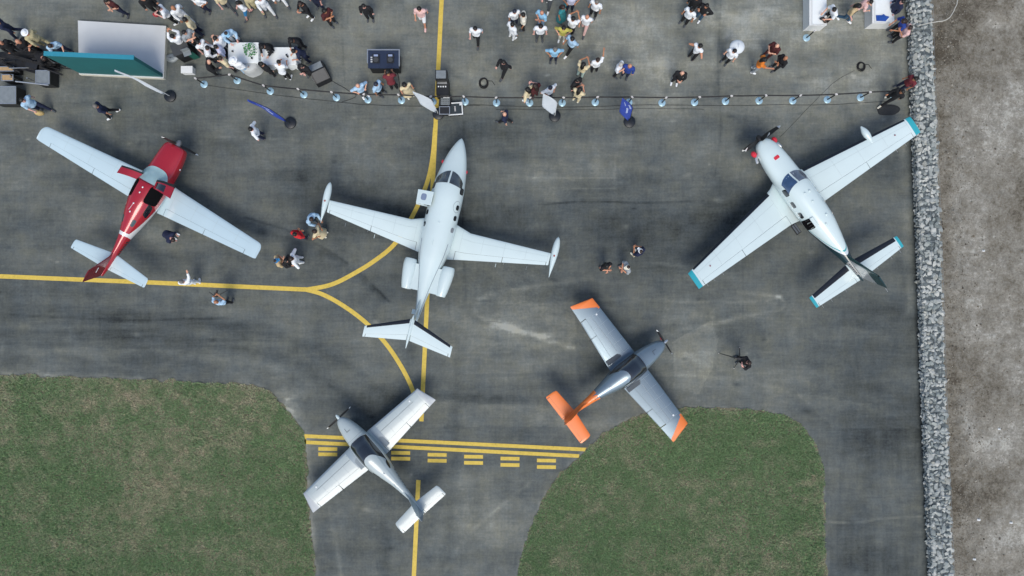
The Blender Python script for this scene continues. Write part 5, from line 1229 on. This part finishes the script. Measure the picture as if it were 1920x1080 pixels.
for i in range(130):
    a_ = random.uniform(0, 6.28); r_ = .33*math.sqrt(random.random()); x, y_ = r_*math.cos(a_), r_*math.sin(a_); s = random.uniform(.03, .07); t_ = random.uniform(0, 6.28); z = .03 + random.random()*.12
    lf.add([(x, y_, z), (x+s*math.cos(t_), y_+s*math.sin(t_), z+.03), (x+1.6*s*math.cos(t_+.4), y_+1.6*s*math.sin(t_+.4), z+.01), (x+s*math.cos(t_+.9), y_+s*math.sin(t_+.9), z-.01)], [(0, 1, 2, 3)])
lf.build('leaves', M_LEAF, gp)
ci = 0
for px, py in ((503, 91), (507, 91), (511, 92), (502, 95), (506, 95), (510, 96), (514, 95), (504, 99), (509, 99), (512, 99), (507, 103), (540, 107), (538, 104), (473, 110), (437, 97)):
    c = thing('cup', px, py, 'small black cup on the white cup table' if px > 490 else ('single black cup near the green leaves' if px > 460 else 'single dark cup at the west end of the buffet table'), 'cup', 'black cups on the tables', z=.785)
    MB().disc((0, 0, 0), .03, .09, 12, .042).build('cup_body', M_CUP, c, 50); MB().disc((0, 0, .088), .04, .006, 12).build('drink', M_INT, c)
rt = thing('draped_table', 475, 130, 'low oval table draped in pale grey cloth south of the buffet', 'table'); rg = []
for z, r in ((.74, .02), (.745, .33), (.72, .36), (.5, .38), (.2, .41), (.03, .44)): rg.append([((r*1.18 + .02*math.sin(7*q)*(z < .7))*math.cos(q+.5), (r*.90 + .02*math.cos(6*q)*(z < .7))*math.sin(q+.5), z) for q in [2*math.pi*j/30 for j in range(30)]])
MB().loft(rg[::-1]).build('drape', M_SACK, rt, 50); MB().disc((0, 0, 0), .2, .03, 16).build('foot', M_DGREY, rt)

ls = thing('laptop_stand', 356, 104, 'dark stand with a laptop and green front beside grey platform', 'lectern', rz=R(20))
MB().box((0, 0, .5), (.75, .5, .98)).build('cabinet', M_CASE, ls); MB().box((.30, -.28, .45), (.3, .04, .8)).build('green_front', M_GREEN, ls); MB().box((0, .0, 1.005), (.8, .55, .03)).build('top', M_DGREY, ls)
lp = thing('laptop', 351, 100, 'open grey laptop on the dark stand', 'laptop', z=1.03, rz=R(20)); MB().box((0, 0, .01), (.36, .25, .02)).build('keyboard', M_CASEG, lp); q = MB().box((0, .14, .13), (.36, .015, .24)).build('screen', M_CASEG, lp); 
gm = thing('grey_cloth', 322, 109, 'folded grey cloth lying beside the laptop stand', 'cloth'); rg = [[((r + .05*math.sin(3*q))*math.cos(q)*1.5, (r + .03*math.cos(4*q))*math.sin(q)*.8, z) for q in [2*math.pi*j/20 for j in range(20)]] for z, r in ((.006, .26), (.05, .24), (.09, .17), (.10, .01))]; MB().loft(rg).build('fold', M_CASEG, gm, 60)
cb = thing('cool_box', 357, 135, 'white cool box on the asphalt at the west end of the rope', 'box'); MB().box((0, 0, .17), (.52, .30, .32), 0, 1.03).build('tub', M_WBOX, cb); MB().box((0, 0, .36), (.56, .34, .05)).build('lid', M_WBOX, cb); MB().tube([(-.2, .18, .3), (-.2, .22, .34), (.2, .22, .34), (.2, .18, .3)], .012, 6).build('handle', M_DGREY, cb)

def wedge(px, py, label, rz, s=1.0):
    t = thing('loudspeaker', px, py, label, 'loudspeaker', 'loudspeakers', rz=R(rz))
    pr = [(-.45, 0), (.45, 0), (.38, .32), (-.05, .62), (-.42, .55)]
    MB().loft([[(x*s, y_*s, z*s) for x, z in pr] for y_ in (-.36, .36)][::-1]).build('cabinet', M_CASE, t); 
    MB().add([(.37*s, -.30*s, .335*s), (.37*s, .30*s, .335*s), (-.04*s, .30*s, .625*s), (-.04*s, -.30*s, .625*s)], [(0, 1, 2, 3)]).build('grille', M_DGREY, t); MB().box((-.23*s, 0, .597*s), (.34*s, .6*s, .02)).build('top_panel', M_CASEG, t)
    MB().tube([(-.2*s, -.37*s, .3*s), (-.1*s, -.41*s, .3*s), (.1*s, -.41*s, .3*s), (.2*s, -.37*s, .3*s)], .015, 6).build('handle', M_EDGE, t); return t
wedge(603, 142, 'dark loudspeaker wedge with grey top east of the cup table', -65, 1.05)
dj = thing('mixing_desk', 719, 112, 'black-skirted mixing desk with two screens and pale frame', 'desk'); o_ = dj.location
box_at('desk_top', 690, 94, 748, 128, 1.0, .95, M_NAVYB, dj); box_at('skirt', 691.5, 95.5, 746.5, 126, .945, .02, M_CASE, dj)
for r4 in ((688, 92, 749.5, 94), (688, 94.1, 690, 118), (747.6, 94.1, 749.6, 124)): box_at('frame_bar', *r4, 1.03, .96, M_EDGE, dj)
for px in (705, 732):
    cp = empty_part('player', dj); c = P(px, 110, 1.02); MB().box((c[0]-o_.x, c[1]-o_.y, 1.03), (.34, .42, .05)).build('case', M_CASE, cp); MB().disc((c[0]-o_.x, c[1]-o_.y-.06, 1.056), .12, .012, 20).build('jog_wheel', M_DGREY, cp); MB().box((c[0]-o_.x, c[1]-o_.y+.14, 1.062), (.2, .09, .012)).build('screen', M_SCREEN, cp)
for k in range(6):
    c = P(696 + 1.8*(k % 2), 108 + 4*(k//2), 1.0); MB().box((c[0]-o_.x, c[1]-o_.y, 1.015), (.03, .06, .03)).build('knob', M_LENS, dj)
sp_ = thing('loudspeaker_stack', 828, 152, 'black loudspeaker stack standing on the yellow line', 'loudspeaker', 'loudspeakers')
box_at('upper_cabinet', 816, 131, 838, 148, 1.35, .75, M_CASE, sp_); box_at('top_panel', 817.5, 132, 836, 147, 1.362, 1.351, M_CASEG, sp_); box_at('lower_cabinet', 818, 148, 841, 178, .74, .02, M_CASE, sp_)
box_at('amplifier', 820, 149, 838, 157, .80, .745, M_EDGE, sp_); 
for k in range(4): box_at('knob', 821+4.4*k, 161, 823.4+4.4*k, 163.4, .775, .742, M_LENS, sp_)
mx = thing('mixer', 834, 190, 'grey audio mixer in its case below the loudspeaker stack', 'mixer'); box_at('case', 825, 181, 846, 198, .35, .02, M_CASE, mx); box_at('panel', 826.5, 183.5, 843, 196.5, .372, .352, M_CASEG, mx); box_at('strip', 831, 180.6, 843, 183.2, .385, .352, M_WBOX, mx)
for i in range(5):
    for j in range(3): box_at('knob', 828+3*i, 186+3.4*j, 829.2+3*i, 187.4+3.4*j, .388, .373, M_DGREY, mx)
flight_case(824, 200, 843, 214, .45, 'black flight case between the mixer and white flag base', M_CASE)
oc = thing('open_case', 855, 207, 'open black case with white rim beside the rope', 'case', 'equipment cases', rz=R(4))
MB().box((0, 0, .15), (.64, .56, .28)).build('tray', M_CASE, oc); MB().box((0, 0, .293), (.58, .50, .004)).build('foam', mat('dark slate foam', (.03, .042, .05), .9), oc)
for c_, d_ in (((0, .28, .30), (.70, .05, .04)), ((0, -.28, .30), (.70, .05, .04)), ((.325, 0, .30), (.05, .51, .04)), ((-.325, 0, .30), (.05, .51, .04))): MB().box(c_, d_).build('rim', M_WBOX, oc)
MB().box((.25, .2, .31), (.09, .10, .04)).build('latch', M_WBOX, oc)
for k in range(4): MB().box((-.02, .10-.065*k, .3), (.07, .04, .006)).build('printed_mark', M_HEAD, oc)

def coil(px, py, label, r=.17):
    t = thing('cable_coil', px, py, label, 'cable', 'cable coils'); pts = []
    for k in range(100):
        a_ = k*.45; rr = r + .03*math.sin(k*.31) + .02*math.sin(k*.117); pts.append((rr*math.cos(a_), rr*1.12*math.sin(a_), .02 + .045*(k/100) + .01*math.sin(k)))
    MB().tube(pts, .014, 6).build('coil', M_CABLE, t, 60); MB().tube([pts[-1], (r+.2, .1, .015), (r+.35, -.1, .012)], .012, 6).build('loose_end', M_CABLE, t, 60); return t
coil(907, 156, 'dark cable coil on the asphalt west of the black-suited walker', .2); coil(1614, 125, 'ring of black cable on the pale asphalt beside east counter')

# ------------------------------------------------------------------ belt barrier
ST = [(383, 158), (445, 151), (507, 171), (570, 177.5), (631, 183), (690, 187), (753, 188), (812, 191), (872, 191), (931, 193), (993, 193), (1054, 193), (1116, 192), (1179, 192), (1241, 193), (1302, 192), (1360, 190), (1423, 189), (1486, 189), (1551, 187), (1613, 183), (1675, 180)]
MB_ = {}
MB_['base'] = MB().loft([[(r*math.cos(q), r*math.sin(q), z) for q in [2*math.pi*j/28 for j in range(28)]] for r, z in ((.175, .004), (.178, .02), (.15, .035), (.045, .05))]).mesh('base', 40); MB_['post'] = MB().disc((0, 0, .04), .032, .84, 14).mesh('post', 40)
MB_['head'] = MB().disc((0, 0, .88), .045, .10, 14, .04).box((.0, .0, .93), (.13, .05, .06)).mesh('head', 40)
STG = 'belt barrier posts'
for i, (px, py) in enumerate(ST + [(1512, 71)]):
    near = {0: 'westernmost belt post, beside the white cool box', 1: 'belt post south of the white-clad server', 2: 'belt post south of the draped oval table', 3: 'belt post south of the cup table', 4: 'belt post just south of the loudspeaker wedge', 5: 'belt post at the feet of the hands-on-hips person', 6: 'belt post below the cream dress', 7: 'belt post behind the white flag by the yellow line', 8: 'belt post just east of the white-rimmed case', 9: 'belt post nearest the bald walker in navy', 10: 'belt post at the feet of the pale blue jeans',
            11: 'belt post just east of the broad white flag', 12: 'belt post east of the person filming in cream', 13: 'belt post partly behind the upright blue flag', 14: 'first belt post east of the upright blue flag', 15: 'second belt post east of the upright blue flag', 16: 'third belt post east of the upright blue flag', 17: 'fourth belt post east of the upright blue flag', 18: 'fourth belt post from the stone wall', 19: 'third belt post from the stone wall', 20: 'second belt post from the stone wall', 21: 'easternmost belt post beside the person in black', 22: 'lone belt post beside the west display counter'}[i]
    t = thing('barrier_post', px, py, near + ', pale blue round base', 'barrier post', STG); t.rotation_euler.z = random.uniform(-.6, .6) if i < 22 else .8
    link_mesh('base', MB_['base'], t, mat=M_BASE); link_mesh('post', MB_['post'], t, mat=M_POST); link_mesh('belt_head', MB_['head'], t, mat=M_HEAD)
    if i < 21:
        a_ = Vector(P(px, py)); b_ = Vector(P(*ST[i+1])); d = b_-a_; L = d.length; an = math.atan2(d.y, d.x) - t.rotation_euler.z; m_ = MB(); K = 8; up_ = []; lo = []
        for k in range(K+1):
            s = L*k/K; z = .94 - .03*math.sin(math.pi*k/K); tw = 1.15 + .3*math.sin(2.2*k + i)
            c, sn = math.cos(an), math.sin(an); w = .03; oy, oz = w*math.sin(tw), w*math.cos(tw)
            up_.append((s*c - oy*sn, s*sn + oy*c, z+oz)); lo.append((s*c + oy*sn, s*sn - oy*c, z-oz))
        th = .006; m_.add(up_ + lo + [(x, y_+th, z) for x, y_, z in up_] + [(x, y_+th, z) for x, y_, z in lo], [(k, k+1, K+2+k, K+1+k) for k in range(K)] + [(2*K+2+k, 3*K+3+k, 3*K+4+k, 2*K+3+k) for k in range(K)] + [(k, 2*K+2+k, 2*K+3+k, k+1) for k in range(K)] + [(K+1+k, K+2+k, 3*K+4+k, 3*K+3+k) for k in range(K)])
        m_.build('belt', M_CABLE, t)

def cable(pts, label, r=.010, z=.012, m=M_GCAB, nm='cable'):
    c = spline(PX(pts), 6); o = MB().tube([(x + random.uniform(-.01, .01), y_ + random.uniform(-.012, .012), z) for x, y_ in c], r, 6).build(nm, m, None, 60); tag(o, label, 'cable', 'cables on the ground' if m is M_GCAB else None); return o
cable([(390, 160), (500, 176), (620, 190), (700, 197), (800, 199), (900, 198)], 'black cable on the asphalt along the western half of the rope')
cable([(880, 196), (960, 199), (1080, 201), (1200, 197), (1330, 198), (1450, 197), (1560, 196), (1660, 190)], 'black cable on the asphalt along the eastern half of the rope', .010)
cable([(930, 205), (1080, 206), (1200, 204), (1320, 205)], 'thin black cable south of the rope between the two white and blue flags', .008)
cable([(742, 128), (748, 148), (750, 172), (758, 188)], 'black cable running from the mixing desk to the rope', .02)
cable([(1462, 258), (1500, 218), (1545, 172), (1570, 150), (1602, 132)], 'thin cable running from the cable ring to the turboprop nose', .006)
cable([(1706, 58), (1725, 53), (1741, 50), (1760, 46), (1772, 32), (1781, 8), (1784, -20)], 'pale hose crossing the stone wall onto the dirt', .02, .62, mat('pale hose', (.55, .54, .48), .6), 'hose')
cable([(620, 150), (650, 168), (668, 180), (640, 192)], 'black cable behind the loudspeaker wedge', .014)

# ------------------------------------------------------------------ feather flags
def flag(px, py, label, m, ht, top_dx, top_dy, lean_dx, marks=False):
    t = thing('feather_flag', px, py, label, 'flag', 'feather flags'); n = 16
    MB().loft([[(r*math.cos(q), r*math.sin(q), z) for q in [2*math.pi*j/24 for j in range(24)]] for r, z in ((.27, .004), (.29, .04), (.28, .10), (.20, .14), (.05, .15))]).build('water_base', M_FBASE, t, 40)
    MB().box((0, 0, .03), (.5, .05, .03), .6).build('base_bar', M_POST, t); MB().box((0, 0, .03), (.5, .05, .03), .6+math.pi/2).build('base_bar', M_POST, t)
    pole = []; z1 = ht*.60; n1 = 9; i0 = 2
    for k in range(n+1):
        if k <= n1: z = .1 + (z1-.1)*k/n1; x_ = 0
        else: a_ = (k-n1)/(n-n1); z = z1 + (ht-z1)*(1.12*a_ - .12*a_*a_); x_ = top_dx*a_**1.35
        pole.append(Vector((x_ + lean_dx*z/ht, top_dy*x_ , z)))
    MB().tube(pole, [.018*(1-.6*k/n) for k in range(n+1)], 6).build('pole', M_LENS if m is M_FWH else M_POST, t, 60)
    f = MB(); K = 8; zb = .45
    for k in range(i0, n+1):
        z = pole[k].z; s = max(0, min(1, (z-zb)/1.5)); xo = lean_dx*z/ht + top_dx*s
        for j in range(K+1):
            u = j/K; x_ = pole[k].x + (xo - pole[k].x)*u; f.v.append((x_, top_dy*(x_) + .06*math.sin(3.4*u + 1.7*z)*u, z - .12*u*(k < n)))
    W_ = K+1; f.f = [(i*W_+j, (i+1)*W_+j, (i+1)*W_+j+1, i*W_+j+1) for i in range(n-i0) for j in range(K)]
    fo = f.build('flag_fabric', m, t, 60); so = fo.modifiers.new('thickness', 'SOLIDIFY'); so.thickness = .008
    if marks:
        for (s0, s1, u0, u1) in ((.34, .55, .35, .5), (.50, .68, .12, .24), (.62, .8, .5, .58)):
            mk = MB(); nn = 5
            for a_ in range(nn+1):
                s = s0+(s1-s0)*a_/nn; kf = i0 + s*(n-i0); k0 = min(int(kf), n-1); fr = kf-k0
                for u in (u0, u1):
                    jf = u*K; j0 = min(int(jf), K-1); fu = jf-j0; V = lambda kk, jj: Vector(f.v[(kk-i0)*W_+jj])
                    p_ = V(k0, j0).lerp(V(k0+1, j0), fr).lerp(V(k0, j0+1).lerp(V(k0+1, j0+1), fr), fu); mk.v.append(tuple(p_ + Vector((0, -.014, .012))))
            mk.f = [(2*a_, 2*a_+1, 2*a_+3, 2*a_+2) for a_ in range(nn)]; mk.build('printed_mark', M_FMARK, fo)
flag(320, 181, 'white feather flag rising across the teal banner wall', M_FWH, 4.1, -.30, .05, -.05)
flag(545, 231, 'blue feather flag above the lone person in white shirt', M_FBL, 4.3, -.32, .08, -.12, True)
flag(822, 214, 'white feather flag over the yellow line by the loudspeaker stack', M_FWH, 3.95, -.62, .06, -.05)
flag(1040, 218, 'broad white feather flag in front of a white-shirted person', M_FWH, 3.95, -.68, .04, -.06)
flag(1180, 229, 'upright blue feather flag with pale print at the rope', M_FBL, 4.3, -.56, .02, -.48, True)

# ------------------------------------------------------------------ display counters by the stone wall
def counter(px0, py0, px1, py1, h, label):
    t = thing('display_counter', (px0+px1)/2, (py0+py1)/2, label, 'counter', 'white display counters')
    box_at('body', px0, py0, px1, py1, h-.04, .01, M_WBOX, t); box_at('counter_top', px0+5, py0, px1-.5, py1-2, h, h-.035, M_TABLE, t)
    box_at('side_rail', px0-.5, py0, px0+4, py1+.5, h+.02, h-.05, M_WBOX, t); box_at('front_rail', px0+4.4, py1-1.4, px1, py1+.5, h+.02, h-.05, M_WBOX, t); return t
counter(1518, -90, 1550, 47, .8, 'white display counter with patterned bags, west of the pair'); counter(1636, -90, 1677, 43, .8, 'white display counter with folded blue cloth, east of the pair')
for i, (px, py, m, nm) in enumerate(((1541, 36, M_CUP, 'black'), (1546, 33, M_HEAD, 'pale'), (1548, 30, M_CUP, 'dark'), (1545, 40, mat('brown leather', (.05, .03, .02), .5), 'brown'))):
    t = thing('hand_bag', px, py, '%s bag lying on the west display counter' % nm, 'bag', z=.81, rz=i*.7); MB().ellipsoid((0, 0, .07), (.14, .08, .08), 12, 8).build('bag_body', m, t, 60); MB().tube([(-.07, 0, .12), (0, .03, .2), (.07, 0, .12)], .01, 6).build('handle', m, t)
bc = thing('blue_cloth', 1654, 33, 'folded royal blue cloth on the east display counter', 'cloth', z=.81); q = [(-.28, -.16), (.16, -.18), (.34, .02), (.14, .08), (.06, .16), (-.02, .10), (-.30, .10)]
MB().add([(x, y_, .004) for x, y_ in q] + [(x*.96, y_*.94, .05) for x, y_ in q], [tuple(range(6, -1, -1)), tuple(range(7, 14))] + [(i, (i+1) % 7, (i+1) % 7+7, i+7) for i in range(7)]).build('fold', M_BLUE, bc); MB().box((-.05, -.05, .06), (.3, .12, .025), .2).build('upper_fold', M_BLUE, bc)
nb = thing('dark_net', 1664, 206, 'dark net heaped on the asphalt at the east end of the rope', 'net'); rg = [[((r + .12*r*math.sin(3*q+1))*math.cos(q)*1.35, (r + .15*r*math.cos(2*q))*math.sin(q)*.75, z) for q in [2*math.pi*j/22 for j in range(22)]] for z, r in ((.006, .42), (.03, .40), (.06, .25), (.07, .01))]; MB().loft(rg).build('folds', mat('charcoal net', (.035, .038, .04), .9, noise=.3, scale=30, bump=.6), nb, 60)

# ------------------------------------------------------------------ camera gear
def tripod(px, py, label, rz, ht=1.4, spread=.55):
    t = thing('tripod', px, py, label, 'tripod', rz=R(rz))
    for k in range(3):
        a_ = k*2.094; l = MB().tube([(0, 0, ht), (spread*.5*math.cos(a_), spread*.5*math.sin(a_), ht*.5), (spread*math.cos(a_), spread*math.sin(a_), .01)], [.02, .022, .014], 6).build('leg', M_POST, t); MB().ellipsoid((spread*math.cos(a_), spread*math.sin(a_), .02), (.025, .025, .02), 8, 5).build('foot', M_HEAD, l)
    MB().disc((0, 0, ht-.03), .05, .08, 12).build('head', M_POST, t); MB().box((.05, 0, ht+.12), (.22, .11, .13)).build('camera_body', M_CASE, t); MB().tube([(.15, 0, ht+.12), (.30, 0, ht+.12)], .05, 12).build('lens', M_CASE, t); MB().tube([(-.05, .0, ht), (-.4, .12, ht-.12)], .012, 6).build('pan_handle', M_POST, t); return t
tripod(1370, 668, 'black camera tripod beside the operator in black', 165, 1.35, .6)
cr = thing('camera_rig', 405, 553, 'black camera rig held by the photographer in pale blue', 'camera', z=1.5, rz=R(75)); MB().box((0, 0, 0), (.18, .14, .13)).build('camera_body', M_CASE, cr); MB().tube([(.08, 0, 0), (.24, 0, 0)], .045, 12).build('lens', M_CASE, cr); MB().tube([(-.05, .1, 0), (.05, .33, .03)], .018, 6).build('grip', M_CASE, cr); MB().tube([(0, -.1, 0), (.35, -.48, .05)], .015, 6).build('monopod', M_CASE, cr)

# bits of litter on the dirt
for px, py, s in ((1836, 975, .08), (1826, 1048, .07), (1770, 905, .07), (1876, 805, .06), (1896, 980, .07), (1846, 470, .06)):
    x, y_, _ = P(px, py, .2); z = float(dirt_h(np.array([x]), np.array([y_]))[0]); o = MB().add([(-s, -s*.7, 0), (s, -s*.8, .02), (s*.8, s*.7, .05), (-s*.9, s*.6, .01), (0, 0, .07)], [(0, 1, 4), (1, 2, 4), (2, 3, 4), (3, 0, 4)]).build('scrap', M_WBOX); o.location = (x, y_, z+.02)
    tag(o, {1836: 'white scrap on the dirt beside the lower stone wall', 1826: 'white scrap on the dirt near the bottom edge', 1770: 'pale scrap lying against the foot of the stone wall', 1876: 'white scrap amid the palest dirt patch', 1896: 'tiny white scrap near the frame edge, low on the dirt', 1846: 'tiny white scrap on the upper dirt bank'}[px], 'scrap', 'scraps on the dirt')
